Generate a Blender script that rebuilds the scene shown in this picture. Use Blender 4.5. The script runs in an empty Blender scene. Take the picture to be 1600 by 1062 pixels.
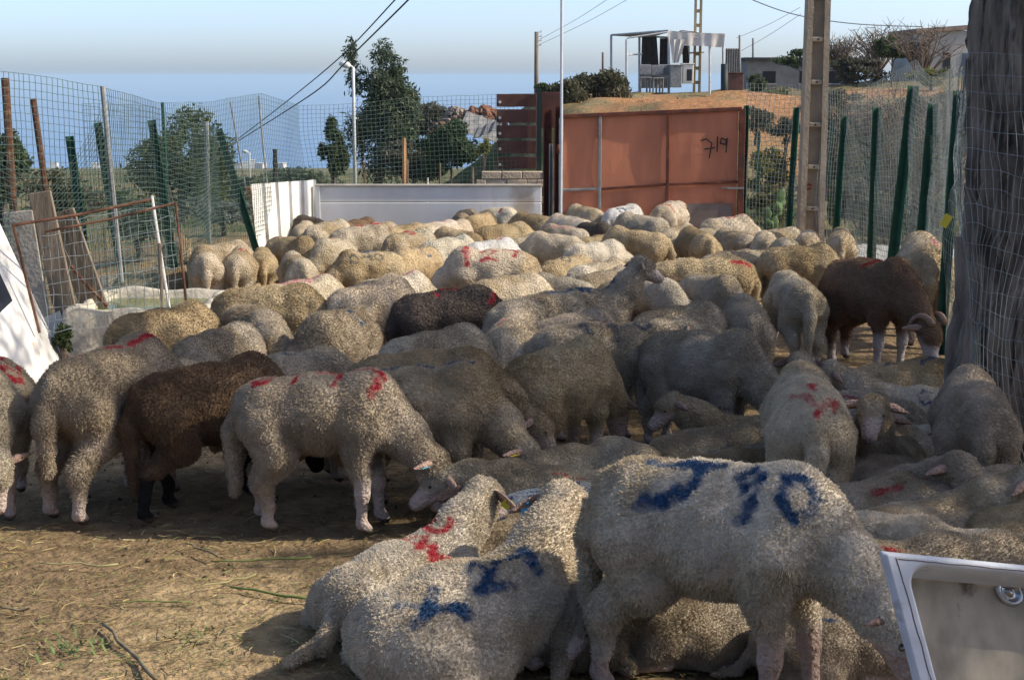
import bpy, math, random
import numpy as np
from mathutils import Vector, Matrix

# ------------------------------------------------------------------ camera, sky, sun, exposure
scene = bpy.context.scene
col = scene.collection
R = math.radians
F_PX, W_PX, H_PX = 2400.0, 1600.0, 1062.0
HORIZON = 119.0
CAM_H = 2.03
PITCH = math.atan((H_PX / 2 - HORIZON) / F_PX)

cam_data = bpy.data.cameras.new('camera')
cam_data.sensor_fit = 'HORIZONTAL'
cam_data.sensor_width = 36.0
cam_data.lens = 36.0 * F_PX / W_PX
cam_data.clip_start = 0.1
cam_data.clip_end = 120000.0
cam = bpy.data.objects.new('camera', cam_data)
cam.location = (0, 0, CAM_H)
cam.rotation_euler = (math.pi / 2 - PITCH, 0, 0)
col.objects.link(cam)
scene.camera = cam

SUN_AZ = R(96)      # clockwise from +Y: the sun stands over the yard's fence side
SUN_EL = R(37)
SUN_DIR = Vector((math.sin(SUN_AZ) * math.cos(SUN_EL), math.cos(SUN_AZ) * math.cos(SUN_EL), math.sin(SUN_EL)))

world = bpy.data.worlds.new('World')
scene.world = world
world.use_nodes = True
wn = world.node_tree.nodes
wl = world.node_tree.links
for n in list(wn):
    wn.remove(n)
sky = wn.new('ShaderNodeTexSky')
sky.sky_type = 'NISHITA'
sky.sun_disc = False
sky.sun_elevation = SUN_EL
sky.sun_rotation = SUN_AZ
sky.altitude = 100.0
sky.air_density = 0.48
sky.dust_density = 1.5
sky.ozone_density = 1.2
bg = wn.new('ShaderNodeBackground')
bg.inputs['Strength'].default_value = 0.14
wo = wn.new('ShaderNodeOutputWorld')
wl.new(sky.outputs[0], bg.inputs[0])
wl.new(bg.outputs[0], wo.inputs[0])

sun_data = bpy.data.lights.new('sun', 'SUN')
sun_data.energy = 2.7
sun_data.angle = R(0.55)
sun_data.color = (1.0, 0.92, 0.78)
sun = bpy.data.objects.new('sun', sun_data)
sun.rotation_euler = (-SUN_DIR).to_track_quat('-Z', 'Y').to_euler()
sun.location = (30, 0, 30)
col.objects.link(sun)

vs = scene.view_settings
vs.view_transform = 'Standard'
vs.look = 'None'
vs.exposure = 1.0
vs.gamma = 1.0
vs.use_curve_mapping = False
scene.render.engine = 'CYCLES'
cy = scene.cycles
cy.use_denoising = True
cy.max_bounces = 5
cy.diffuse_bounces = 3
cy.glossy_bounces = 2
cy.transmission_bounces = 2
cy.transparent_max_bounces = 8
cy.volume_bounces = 0
cy.caustics_reflective = False
cy.caustics_refractive = False

# ------------------------------------------------------------------ helpers
CP, SP = math.cos(PITCH), math.sin(PITCH)


def ray(px, py):
    xc = (px - W_PX / 2) / F_PX
    yc = (H_PX / 2 - py) / F_PX
    return Vector((xc, yc * SP + CP, yc * CP - SP))


def at(px, py, dist):
    """point of the place seen at that pixel of the photograph, DIST metres out"""
    r = ray(px, py)
    t = dist / r.y
    return Vector((r.x * t, dist, CAM_H + r.z * t))


def on_height(px, py, z):
    r = ray(px, py)
    t = (z - CAM_H) / r.z
    return Vector((r.x * t, r.y * t, z))


def hash01(ix, iy, iz, seed=0):
    h = (ix.astype(np.int64) * 73856093) ^ (iy.astype(np.int64) * 19349663) ^ (iz.astype(np.int64) * 83492791) ^ (seed * 2654435761)
    h = (h ^ (h >> 13)) * 1274126177
    h = (h ^ (h >> 16)) & 0xFFFFFF
    h = (h * 1103515245 + 12345) & 0x7FFFFFFF
    h = (h ^ (h >> 11)) & 0xFFFF
    return h / 65535.0


def vnoise(p, freq, seed=0):
    """value noise 0..1 at points p (n,3)"""
    q = p * freq + 1000.0
    i = np.floor(q).astype(np.int64)
    f = q - i
    f = f * f * (3 - 2 * f)
    out = np.zeros(len(p))
    for dx in (0, 1):
        for dy in (0, 1):
            for dz in (0, 1):
                w = (f[:, 0] if dx else 1 - f[:, 0]) * (f[:, 1] if dy else 1 - f[:, 1]) * (f[:, 2] if dz else 1 - f[:, 2])
                out += w * hash01(i[:, 0] + dx, i[:, 1] + dy, i[:, 2] + dz, seed)
    return out


def sstep(a, b, x):
    t = np.clip((x - a) / (b - a), 0, 1)
    return t * t * (3 - 2 * t)


# ---- materials
MATS = {}


def new_mat(name):
    m = bpy.data.materials.new(name)
    m.use_nodes = True
    nt = m.node_tree
    b = nt.nodes['Principled BSDF']
    return m, nt, b


def mat(name, c, rough=0.8, metal=0.0, var=0.25, scale=6.0, bump=0.0, bscale=40.0, c2=None, c2_at=0.55, spec=0.3, stretch=None, contrast=0.12):
    """colour with procedural variation; c2 = a second tone (rust, stain) in patches"""
    if name in MATS:
        return MATS[name]
    m, nt, b = new_mat(name)
    N, L = nt.nodes, nt.links
    tc = N.new('ShaderNodeTexCoord')
    src = tc.outputs['Object']
    if stretch:
        mp = N.new('ShaderNodeMapping')
        mp.inputs['Scale'].default_value = stretch
        L.new(src, mp.inputs[0])
        src = mp.outputs[0]
    nz = N.new('ShaderNodeTexNoise')
    nz.inputs['Scale'].default_value = scale
    nz.inputs['Detail'].default_value = 6
    L.new(src, nz.inputs['Vector'])
    ramp = N.new('ShaderNodeValToRGB')
    lo = tuple(max(0, x * (1 - var)) for x in c)
    hi = tuple(min(1, x * (1 + var)) for x in c)
    ramp.color_ramp.elements[0].position = 0.3
    ramp.color_ramp.elements[0].color = (*lo, 1)
    ramp.color_ramp.elements[1].position = 0.7
    ramp.color_ramp.elements[1].color = (*hi, 1)
    L.new(nz.outputs['Fac'], ramp.inputs[0])
    out = ramp.outputs[0]
    if c2:
        n2 = N.new('ShaderNodeTexNoise')
        n2.inputs['Scale'].default_value = scale * 0.6
        n2.inputs['Detail'].default_value = 8
        n2.inputs['Roughness'].default_value = 0.65
        L.new(src, n2.inputs['Vector'])
        mr = N.new('ShaderNodeMapRange')
        mr.inputs['From Min'].default_value = c2_at
        mr.inputs['From Max'].default_value = c2_at + contrast
        L.new(n2.outputs['Fac'], mr.inputs['Value'])
        mx = N.new('ShaderNodeMixRGB')
        mx.inputs[2].default_value = (*c2, 1)
        L.new(mr.outputs[0], mx.inputs[0])
        L.new(out, mx.inputs[1])
        out = mx.outputs[0]
    L.new(out, b.inputs['Base Color'])
    b.inputs['Roughness'].default_value = rough
    b.inputs['Metallic'].default_value = metal
    b.inputs['Specular IOR Level'].default_value = spec
    if bump > 0:
        n3 = N.new('ShaderNodeTexNoise')
        n3.inputs['Scale'].default_value = bscale
        n3.inputs['Detail'].default_value = 5
        L.new(src, n3.inputs['Vector'])
        bp = N.new('ShaderNodeBump')
        bp.inputs['Strength'].default_value = bump
        bp.inputs['Distance'].default_value = 0.02
        L.new(n3.outputs['Fac'], bp.inputs['Height'])
        L.new(bp.outputs[0], b.inputs['Normal'])
    MATS[name] = m
    return m


def attr_mat(name, rough=0.9, noise=0.0, nscale=30.0, bump=0.0, bscale=60.0, bdist=0.01, transl=0.0, spec=0.15):
    """colour read from the mesh's own 'Col' attribute, with fine procedural grain"""
    if name in MATS:
        return MATS[name]
    m, nt, b = new_mat(name)
    N, L = nt.nodes, nt.links
    a = N.new('ShaderNodeAttribute')
    a.attribute_name = 'Col'
    out = a.outputs['Color']
    tc = N.new('ShaderNodeTexCoord')
    if noise > 0:
        nz = N.new('ShaderNodeTexNoise')
        nz.inputs['Scale'].default_value = nscale
        nz.inputs['Detail'].default_value = 7
        L.new(tc.outputs['Object'], nz.inputs['Vector'])
        mr = N.new('ShaderNodeMapRange')
        mr.inputs['From Min'].default_value = 0.28
        mr.inputs['From Max'].default_value = 0.72
        mr.inputs['To Min'].default_value = 1 - noise
        mr.inputs['To Max'].default_value = 1 + noise
        L.new(nz.outputs['Fac'], mr.inputs['Value'])
        mx = N.new('ShaderNodeVectorMath')
        mx.operation = 'SCALE'
        L.new(out, mx.inputs[0])
        L.new(mr.outputs[0], mx.inputs['Scale'])
        out = mx.outputs[0]
    L.new(out, b.inputs['Base Color'])
    b.inputs['Roughness'].default_value = rough
    b.inputs['Specular IOR Level'].default_value = spec
    if bump > 0:
        n3 = N.new('ShaderNodeTexNoise')
        n3.inputs['Scale'].default_value = bscale
        n3.inputs['Detail'].default_value = 4
        L.new(tc.outputs['Object'], n3.inputs['Vector'])
        bp = N.new('ShaderNodeBump')
        bp.inputs['Strength'].default_value = bump
        bp.inputs['Distance'].default_value = bdist
        L.new(n3.outputs['Fac'], bp.inputs['Height'])
        L.new(bp.outputs[0], b.inputs['Normal'])
    if transl > 0:
        t = N.new('ShaderNodeBsdfTranslucent')
        L.new(out, t.inputs['Color'])
        ms = N.new('ShaderNodeMixShader')
        ms.inputs[0].default_value = transl
        o = N['Material Output']
        L.new(b.outputs[0], ms.inputs[1])
        L.new(t.outputs[0], ms.inputs[2])
        L.new(ms.outputs[0], o.inputs['Surface'])
    MATS[name] = m
    return m


# ---- mesh building
def np_mesh(name, verts, faces, material=None, smooth=False, colors=None):
    """faces: (n,k) int array or list of tuples"""
    me = bpy.data.meshes.new(name)
    verts = np.asarray(verts, dtype=np.float32)
    if isinstance(faces, np.ndarray) and faces.ndim == 2:
        n, k = faces.shape
        me.vertices.add(len(verts))
        me.vertices.foreach_set('co', verts.ravel())
        me.loops.add(n * k)
        me.loops.foreach_set('vertex_index', faces.astype(np.int32).ravel())
        me.polygons.add(n)
        me.polygons.foreach_set('loop_start', np.arange(n, dtype=np.int32) * k)
        me.update(calc_edges=True)
    else:
        me.from_pydata([tuple(v) for v in verts], [], [tuple(f) for f in faces])
        me.update()
    if smooth:
        me.polygons.foreach_set('use_smooth', np.ones(len(me.polygons), dtype=bool))
    if colors is not None:
        at_ = me.attributes.new('Col', 'FLOAT_COLOR', 'POINT')
        c = np.ones((len(verts), 4), dtype=np.float32)
        c[:, :3] = colors
        at_.data.foreach_set('color', c.ravel())
    if material:
        me.materials.append(material)
    return me


def link(name, data, parent=None, loc=None, rot=None, kind=None):
    o = bpy.data.objects.new(name, data)
    col.objects.link(o)
    if parent:
        o.parent = parent
    if loc is not None:
        o.location = loc
    if rot is not None:
        o.rotation_euler = rot
    if kind:
        o['kind'] = kind
    return o


def tag(o, label, cat, group=None):
    o['label'] = label
    o['category'] = cat
    if group:
        o['group'] = group
    return o


def root(name, loc, label, cat, group=None, rz=0.0):
    o = link(name, None, None, loc, (0, 0, rz))
    o.empty_display_size = 0.1
    return tag(o, label, cat, group)


class MB:
    """collects shapes into one mesh"""

    def __init__(self):
        self.v, self.f = [], []

    def add(self, vs_, fs):
        n = len(self.v)
        self.v += [Vector(x) for x in vs_]
        self.f += [tuple(i + n for i in f) for f in fs]
        return self

    def box(self, c, size, rot=None, bevel=0.0, jitter=0.0, rnd=None):
        c = Vector(c)
        sx, sy, sz = (s / 2 for s in size)
        M = rot if rot is not None else Matrix.Identity(3)
        if bevel > 0:
            bv = min(bevel, sx * .9, sy * .9, sz * .9)
            pts = []
            idx = {}
            for i, (ax, ay, az) in enumerate([(x, y, z) for x in (-1, 1) for y in (-1, 1) for z in (-1, 1)]):
                idx[(ax, ay, az)] = i * 3
                pts += [Vector((ax * (sx - bv), ay * (sy - bv), az * sz)), Vector((ax * (sx - bv), ay * sy, az * (sz - bv))), Vector((ax * sx, ay * (sy - bv), az * (sz - bv)))]
            fs = []
            q = [(-1, -1), (1, -1), (1, 1), (-1, 1)]
            fs.append([idx[(a, b, 1)] for a, b in q]); fs.append([idx[(a, b, -1)] for a, b in reversed(q)])
            fs.append([idx[(a, 1, b)] + 1 for a, b in reversed(q)]); fs.append([idx[(a, -1, b)] + 1 for a, b in q])
            fs.append([idx[(1, a, b)] + 2 for a, b in q]); fs.append([idx[(-1, a, b)] + 2 for a, b in reversed(q)])
            for k, i in idx.items():
                s = k[0] * k[1] * k[2]
                fs.append((i, i + 2, i + 1) if s > 0 else (i, i + 1, i + 2))
            for a in (-1, 1):
                for b in (-1, 1):
                    def e(f1, f2, o1, o2, flip):
                        f = [f1 + o1, f2 + o1, f2 + o2, f1 + o2]
                        fs.append(f[::-1] if flip else f)
                    e(idx[(-1, a, b)], idx[(1, a, b)], 0, 1, a * b > 0)
                    e(idx[(a, -1, b)], idx[(a, 1, b)], 0, 2, a * b < 0)
                    e(idx[(a, b, -1)], idx[(a, b, 1)], 1, 2, a * b > 0)
        else:
            pts = [Vector((x * sx, y * sy, z * sz)) for x in (-1, 1) for y in (-1, 1) for z in (-1, 1)]
            fs = [(0, 1, 3, 2), (4, 6, 7, 5), (0, 4, 5, 1), (2, 3, 7, 6), (0, 2, 6, 4), (1, 5, 7, 3)]
        if jitter and rnd:
            pts = [p + Vector((rnd.uniform(-1, 1), rnd.uniform(-1, 1), rnd.uniform(-1, 1))) * jitter for p in pts]
        return self.add([c + M @ p for p in pts], fs)

    def bar(self, a, b, w, h=None, up=(0, 0, 1), bevel=0.0):
        """box from a to b"""
        a, b = Vector(a), Vector(b)
        h = w if h is None else h
        z = (b - a).normalized()
        u = Vector(up)
        if abs(z.dot(u)) > 0.95:
            u = Vector((0, 1, 0))
        x = u.cross(z).normalized()
        y = z.cross(x)
        M = Matrix((x, y, z)).transposed()
        return self.box((a + b) / 2, (w, h, (b - a).length), M, bevel)

    def tube(self, pts, radii, n=8, caps=True):
        pts = [Vector(p) for p in pts]
        if not hasattr(radii, '__len__'):
            radii = [radii] * len(pts)
        vs_, fs = [], []
        t0 = (pts[1] - pts[0]).normalized()
        u = t0.cross(Vector((0, 0, 1)))
        if u.length < 0.1:
            u = t0.cross(Vector((1, 0, 0)))
        u.normalize()
        for i, p in enumerate(pts):
            t = (pts[min(i + 1, len(pts) - 1)] - pts[max(i - 1, 0)]).normalized()
            u = (u - t * u.dot(t)).normalized()
            w = t.cross(u)
            for k in range(n):
                a = 2 * math.pi * k / n
                vs_.append(p + (u * math.cos(a) + w * math.sin(a)) * radii[i])
        for i in range(len(pts) - 1):
            for k in range(n):
                k2 = (k + 1) % n
                fs.append((i * n + k, i * n + k2, (i + 1) * n + k2, (i + 1) * n + k))
        if caps:
            fs.append(tuple(range(n))[::-1])
            fs.append(tuple((len(pts) - 1) * n + k for k in range(n)))
        return self.add(vs_, fs)

    def build(self, name, material, parent=None, smooth=False, origin=None, kind=None):
        vs_ = self.v
        loc = None
        if origin is not None:
            o_ = Vector(origin)
            vs_ = [v - o_ for v in vs_]
            loc = o_
        me = np_mesh(name, np.array([tuple(v) for v in vs_]), self.f, material, smooth)
        return link(name, me, parent, loc, kind=kind)


def tri_tubes(polys, r):
    """thin three-sided wires along many polylines (arrays (n,3)) -> verts, quads"""
    V, Fc, base = [], [], 0
    for P_ in polys:
        P_ = np.asarray(P_, dtype=float)
        t = np.gradient(P_, axis=0)
        t /= np.linalg.norm(t, axis=1)[:, None] + 1e-9
        ref = np.where(np.abs(t[:, 2:3]) > 0.9, np.array([[0.0, 1, 0]]), np.array([[0.0, 0, 1]]))
        u = np.cross(t, ref)
        u /= np.linalg.norm(u, axis=1)[:, None] + 1e-9
        w = np.cross(t, u)
        n = len(P_)
        ring = np.stack([P_ + r * (u * math.cos(a) + w * math.sin(a)) for a in (0.5, 2.594, 4.689)], axis=1)
        V.append(ring.reshape(-1, 3))
        i = np.arange(n - 1)[:, None] * 3 + base
        for k in range(3):
            k2 = (k + 1) % 3
            Fc.append(np.concatenate([i + k, i + k2, i + 3 + k2, i + 3 + k], axis=1))
        base += n * 3
    return np.concatenate(V), np.concatenate(Fc)


def hair_object(name, pos, npts, radius, colors, material, parent=None, kind=None):
    """strands: pos (n, npts, 3); radius (npts,) ; colors (n,3)"""
    n = len(pos)
    hc = bpy.data.hair_curves.new(name)
    hc.add_curves([npts] * n)
    hc.points.foreach_set('position', np.ascontiguousarray(pos, dtype=np.float32).ravel())
    ra = hc.attributes.get('radius') or hc.attributes.new('radius', 'FLOAT', 'POINT')
    ra.data.foreach_set('value', np.tile(np.asarray(radius, dtype=np.float32), n))
    ca = hc.attributes.new('Col', 'FLOAT_COLOR', 'CURVE')
    c = np.ones((n, 4), dtype=np.float32)
    c[:, :3] = colors
    ca.data.foreach_set('color', c.ravel())
    hc.materials.append(material)
    return link(name, hc, parent, kind=kind)
# ------------------------------------------------------------------ terrain, sea
def ground_z(x, y):
    x = np.asarray(x, float)
    y = np.asarray(y, float)
    hill_side = sstep(-.5, 4.0, x + 2.4 * sstep(30, 46, y))
    drop = -.058 * np.maximum(y - 19.5, 0)
    hill = (1.35 * sstep(27, 40, y) + .05 * np.maximum(x - 7, 0) * sstep(20, 34, y)) * (1 - sstep(64, 84, y)) - .06 * np.maximum(y - 70, 0)
    z = drop * (1 - hill_side) + hill * hill_side
    left = np.maximum(-4.2 - x, 0)
    z = z - .14 * left * (1 - sstep(60, 200, y)) - np.where(y > 60, 0, 0)
    return np.maximum(z, -92.0)


def ground_h(x, y):
    return float(ground_z(np.array([x]), np.array([y]))[0])


xs = np.concatenate([-np.array([6000, 4000, 2500, 1600, 1000, 700, 500, 350, 250, 180, 130, 95, 70, 52, 40, 32]), np.arange(-26, -6, 1.0), np.arange(-6, 6, .22), np.arange(6, 26, 1.0), np.array([26, 32, 40, 52, 70, 95, 130, 180, 250, 350, 500, 700, 1000, 1600, 2500, 4000, 6000])])
ys = np.concatenate([np.array([-60, -30, -15, -8]), np.arange(-4, 20, .22), np.arange(20, 60, .8), np.arange(60, 130, 4), np.geomspace(130, 1650, 40)])
GX, GY = np.meshgrid(xs, ys, indexing='ij')
pts2 = np.stack([GX.ravel(), GY.ravel(), np.zeros(GX.size)], 1)
GZ = ground_z(pts2[:, 0], pts2[:, 1])
yard = (1 - sstep(19, 21, pts2[:, 1])) * (1 - sstep(4.5, 7, np.abs(pts2[:, 0])))
GZ = GZ + yard * ((vnoise(pts2, 1.1, 5) - .5) * .05 + (vnoise(pts2, 4.0, 6) - .5) * .022 - .01) + (1 - yard) * (vnoise(pts2, .35, 8) - .5) * .35 * sstep(20, 30, pts2[:, 1]) + (1 - yard) * (vnoise(pts2, 1.3, 9) - .5) * .34 * sstep(18, 26, pts2[:, 1])
nX, nY = len(xs), len(ys)
ii, jj = np.meshgrid(np.arange(nX - 1), np.arange(nY - 1), indexing='ij')
q0 = (ii * nY + jj).ravel()
quads = np.stack([q0, q0 + nY, q0 + nY + 1, q0 + 1], 1)
n_a, n_b, n_c = vnoise(pts2, .9, 20), vnoise(pts2, 3.0, 21), vnoise(pts2, .12, 22)
dirt = np.array((.225, .155, .085))
dirt2 = np.array((.35, .25, .135))
orange = np.array((.36, .185, .085))
dry = np.array((.20, .165, .085))
green = np.array((.065, .085, .03))
k = (n_a * .6 + n_b * .4)[:, None]
cyard = dirt * (1 - sstep(.35, .7, k)) + dirt2 * sstep(.35, .7, k)
bank = sstep(26, 30, pts2[:, 1]) * (1 - sstep(46, 60, pts2[:, 1])) * sstep(.5, 3, pts2[:, 0])
veg = sstep(.40, .62, n_b * .5 + n_a * .5)[:, None]
cveg = dry * (1 - veg) + green * veg
ob = sstep(.36, .60, n_a * .7 + n_b * .3)[:, None]
cbank = orange * ob + dry * (1 - ob)
c_out = cveg * (1 - bank[:, None]) + cbank * bank[:, None]
cg = cyard * yard[:, None] + c_out * (1 - yard[:, None])
GROUND = attr_mat('earth', rough=.97, noise=.42, nscale=9.0, bump=.9, bscale=30, bdist=.03, spec=.1)
link('ground', np_mesh('ground', np.stack([pts2[:, 0], pts2[:, 1], GZ], 1), quads, GROUND, True, cg), kind='structure')

m, nt, b = new_mat('sea_water')
b.inputs['Base Color'].default_value = (.020, .095, .24, 1)
b.inputs['Roughness'].default_value = .22
nz = nt.nodes.new('ShaderNodeTexNoise')
nz.inputs['Scale'].default_value = .02
nz.inputs['Detail'].default_value = 8
bp = nt.nodes.new('ShaderNodeBump')
bp.inputs['Strength'].default_value = .2
bp.inputs['Distance'].default_value = 4
tc = nt.nodes.new('ShaderNodeTexCoord')
nt.links.new(tc.outputs['Object'], nz.inputs['Vector'])
nt.links.new(nz.outputs['Fac'], bp.inputs['Height'])
nt.links.new(bp.outputs[0], b.inputs['Normal'])
SEA_Z = -88.0
link('sea', np_mesh('sea', np.array([(-50000, 900, SEA_Z), (50000, 900, SEA_Z), (50000, 50000, SEA_Z), (-50000, 50000, SEA_Z)]), [(0, 1, 2, 3)], m), kind='structure')

# ------------------------------------------------------------------ vegetation builder
LEAF = attr_mat('leaf', rough=.6, transl=.35, spec=.25)
BARK = mat('bark', (.11, .085, .065), rough=.95, var=.45, scale=9, bump=.8, bscale=22, stretch=(1, 1, .25))
TWIG = mat('dry_twig', (.17, .13, .095), rough=.95, var=.3)


def leaf_cloud(clumps, n, size, tones, seed, aspect=.38, droop=.0, up=0.0):
    """leaf quads spread through clumps [(centre, radius xyz)]; tones: list of colours"""
    rng = np.random.default_rng(seed)
    w = np.array([r[0] * r[1] + r[1] * r[2] + r[0] * r[2] for _, r in clumps])
    pick = rng.choice(len(clumps), n, p=w / w.sum())
    C = np.array([tuple(c) for c, _ in clumps])[pick]
    RR = np.array([tuple(r) for _, r in clumps])[pick]
    d = rng.normal(size=(n, 3))
    d /= np.linalg.norm(d, axis=1)[:, None]
    rr = rng.random((n, 1)) ** .45 * (1 + .12 * rng.normal(size=(n, 1)))
    p = C + d * RR * rr
    t = rng.normal(size=(n, 3)) + d * .5
    t[:, 2] += up - droop
    t /= np.linalg.norm(t, axis=1)[:, None]
    s = np.cross(t, rng.normal(size=(n, 3)))
    s /= np.linalg.norm(s, axis=1)[:, None] + 1e-9
    L = size * (.6 + .8 * rng.random((n, 1)))
    b = np.cross(t, s)
    V = np.stack([p - t * L * .5, p + s * L * aspect * .5 + b * L * .06, p + t * L * .5, p - s * L * aspect * .5 + b * L * .06], 1).reshape(-1, 3)
    Q = np.arange(n * 4).reshape(n, 4)
    T = np.array(tones)
    cid = rng.random(len(clumps))
    mix = np.clip(cid[pick] * .6 + rng.random(n) * .5, 0, .999)
    c = T[(mix * len(T)).astype(int)] * (.75 + .5 * rng.random((n, 1)))
    return V, Q, np.repeat(c, 4, 0)


def crown_clumps(c, rad, n, seed, clump=.38, fill=.75):
    rnd = random.Random(seed)
    out = []
    for _ in range(n):
        while True:
            v = Vector((rnd.uniform(-1, 1), rnd.uniform(-1, 1), rnd.uniform(-1, 1)))
            if .25 < v.length < 1:
                break
        v = v * fill
        s = clump * rnd.uniform(.6, 1.25)
        out.append((Vector(c) + Vector((v.x * rad[0], v.y * rad[1], v.z * rad[2])), (rad[0] * s, rad[1] * s, rad[2] * s * .85)))
    return out


def tree(name, base, crown, rad, label, cat, n_leaf, size, tones, seed, trunk_r=.12, clumps=14, clump=.38, aspect=.38, droop=0.0, limbs=6, material=BARK, group=None, fill=.75, extra=None, up=0.0):
    rnd = random.Random(seed)
    o = root(name, base, label, cat, group)
    base = Vector(base)
    cl = crown_clumps(crown, rad, clumps, seed, clump, fill)
    if extra:
        cl += extra
    V, Q, C = leaf_cloud(cl, n_leaf, size, tones, seed, aspect, droop, up)
    link('crown', np_mesh('crown', V - np.array(base), Q, LEAF, False, C), o)
    t = MB()
    top = Vector(crown) + Vector((0, 0, -rad[2] * .1))
    pts = [base + Vector((0, 0, -.2))]
    for k in range(1, 7):
        f = k / 6
        pts.append(base.lerp(top, f) + Vector((rnd.uniform(-1, 1), rnd.uniform(-1, 1), 0)) * trunk_r * .8 * math.sin(f * 3))
    t.tube([p - base for p in pts], [trunk_r * (1.25 - .85 * k / 6) for k in range(7)], 9)
    for k in range(limbs):
        c, r = cl[(k * 3) % len(cl)]
        f = rnd.uniform(.45, .9)
        s = pts[0].lerp(pts[-1], f)
        mid = s.lerp(c, .5) + Vector((0, 0, .12 * (c - s).length))
        t.tube([s - base, mid - base, c - base], [trunk_r * .42, trunk_r * .28, trunk_r * .1], 6)
    t.build('trunk', material, o, True)
    return o


def bare_shrub(name, base, h, spread, label, seed, n=40, cat='shrub', material=TWIG, r=.012, group=None):
    rnd = random.Random(seed)
    o = root(name, base, label, cat, group)
    m_ = MB()
    for k in range(n):
        a = rnd.uniform(0, 6.28)
        e = rnd.uniform(.15, 1.0)
        d = Vector((math.cos(a) * spread * e, math.sin(a) * spread * e * .7, h * rnd.uniform(.5, 1.0)))
        p1 = d * .5 + Vector((rnd.uniform(-.1, .1), rnd.uniform(-.1, .1), .12)) * h
        m_.tube([(0, 0, 0), p1, d], [r, r * .7, r * .3], 4, False)
        for q in range(5):
            s = p1.lerp(d, rnd.uniform(0, .9))
            e2 = s + Vector((rnd.uniform(-1, 1), rnd.uniform(-1, 1), rnd.uniform(.0, 1))) * h * .24
            m_.tube([s, e2], [r * .5, r * .2], 3, False)
    m_.build('branches', material, o)
    return o


EUC = [(.065, .090, .045), (.10, .13, .07), (.08, .105, .065), (.14, .155, .085)]
DARKG = [(.042, .068, .026), (.068, .105, .036), (.055, .08, .034), (.095, .125, .05)]
OLIVE = [(.085, .085, .045), (.12, .11, .06), (.07, .075, .035), (.15, .13, .08)]
GREYB = [(.10, .092, .065), (.075, .075, .048), (.13, .115, .085), (.06, .068, .035)]

# shade trees along the fence side of the yard: the trunk in view, the others beyond the frame
SHADE = [(.04, .065, .02), (.06, .09, .03), (.05, .075, .025)]
tb = Vector((2.54, 7.7, 0))
trunk_tree = root('shade_tree', tb, 'thick dark tree trunk wrapped in wire netting at the picture edge', 'tree')
NA = 128
ang = np.linspace(0, 2 * math.pi, NA + 1)[:-1]
zz = np.concatenate([np.linspace(-.2, .6, 20), np.linspace(.63, 4.2, 110)])
Vt = []
for z in zz:
    r0 = .29 - .018 * z + .14 * math.exp(-max(z, 0) * 3.2)
    ridge = np.abs(np.sin(ang * 9 + 1.3 * math.sin(z * 1.7) + .6 * np.sin(ang * 3))) * .035 + np.sin(ang * 23 + z * 2.1) * .010 + np.sin(ang * 4 + z) * .02
    cyl = np.stack([np.cos(ang) * 1.6, np.sin(ang) * 1.6, np.full(NA, z * .28)], 1)
    ridge = ridge * .6 + (np.abs(vnoise(cyl, 5.0, 301) - .5) * 2) ** .7 * .060 + (np.abs(vnoise(cyl * np.array((1, 1, 2.2)), 11.0, 302) - .5) * 2) ** .6 * .040 + (vnoise(cyl * np.array((1, 1, 5)), 24.0, 303) - .5) * .018 - .02
    rr = r0 + ridge - .03
    Vt.append(np.stack([rr * np.cos(ang) + .03 * math.sin(z * 1.2), rr * np.sin(ang), np.full(NA, z)], 1))
Vt = np.concatenate(Vt)
qq = []
for a_ in range(len(zz) - 1):
    for b_ in range(NA):
        qq.append((a_ * NA + b_, a_ * NA + (b_ + 1) % NA, (a_ + 1) * NA + (b_ + 1) % NA, (a_ + 1) * NA + b_))
BARKD = mat('dark_bark', (.19, .15, .115), rough=.95, var=.6, scale=16, bump=1.0, bscale=40, stretch=(1, 1, .22), c2=(.05, .04, .032), c2_at=.53, contrast=.10)
link('trunk', np_mesh('trunk', Vt, np.array(qq), BARKD, True), trunk_tree)
cl = crown_clumps((3.6, 8.3, 6.2), (1.7, 1.6, 1.2), 18, 3, .34, .8)
V, Q, C = leaf_cloud(cl, 1000, .15, SHADE, 5, .45)
link('crown', np_mesh('crown', V - np.array(tb), Q, LEAF, False, C), trunk_tree)
lm = MB()
for k_, (c, r) in enumerate(cl[::3]):
    s = Vector((2.6, 7.7, 3.2 + .1 * k_))
    lm.tube([s - tb, s.lerp(c, .5) + Vector((0, 0, .3)) - tb, c - tb], [.09, .06, .02], 6)
lm.build('limbs', BARKD, trunk_tree, True)
for k_, (bx_, by_, cz, rx, rz) in enumerate([(9.4, -1.4, 6.0, 2.1, 4.2), (9.6, 2.4, 6.0, 1.7, 4.8), (9.5, 6.3, 5.9, 2.0, 4.3), (9.7, 8.9, 5.2, 1.7, 3.6)]):
    tree('shade_tree', (bx_, by_, 0), (bx_, by_, cz), (rx, rx, rz), ['tall leafy tree beyond the frame, level with the camera', 'tall leafy tree beyond the frame that shades the basin', 'tall leafy tree beyond the frame that shades the middle of the flock', 'tall leafy tree beyond the frame that shades the ram'][k_], 'tree', (9000, 5200, 8200, 6500)[k_], .2, SHADE, 40 + k_, .2, 34, .30, .45, group='shade trees around the yard', fill=.85)

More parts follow.
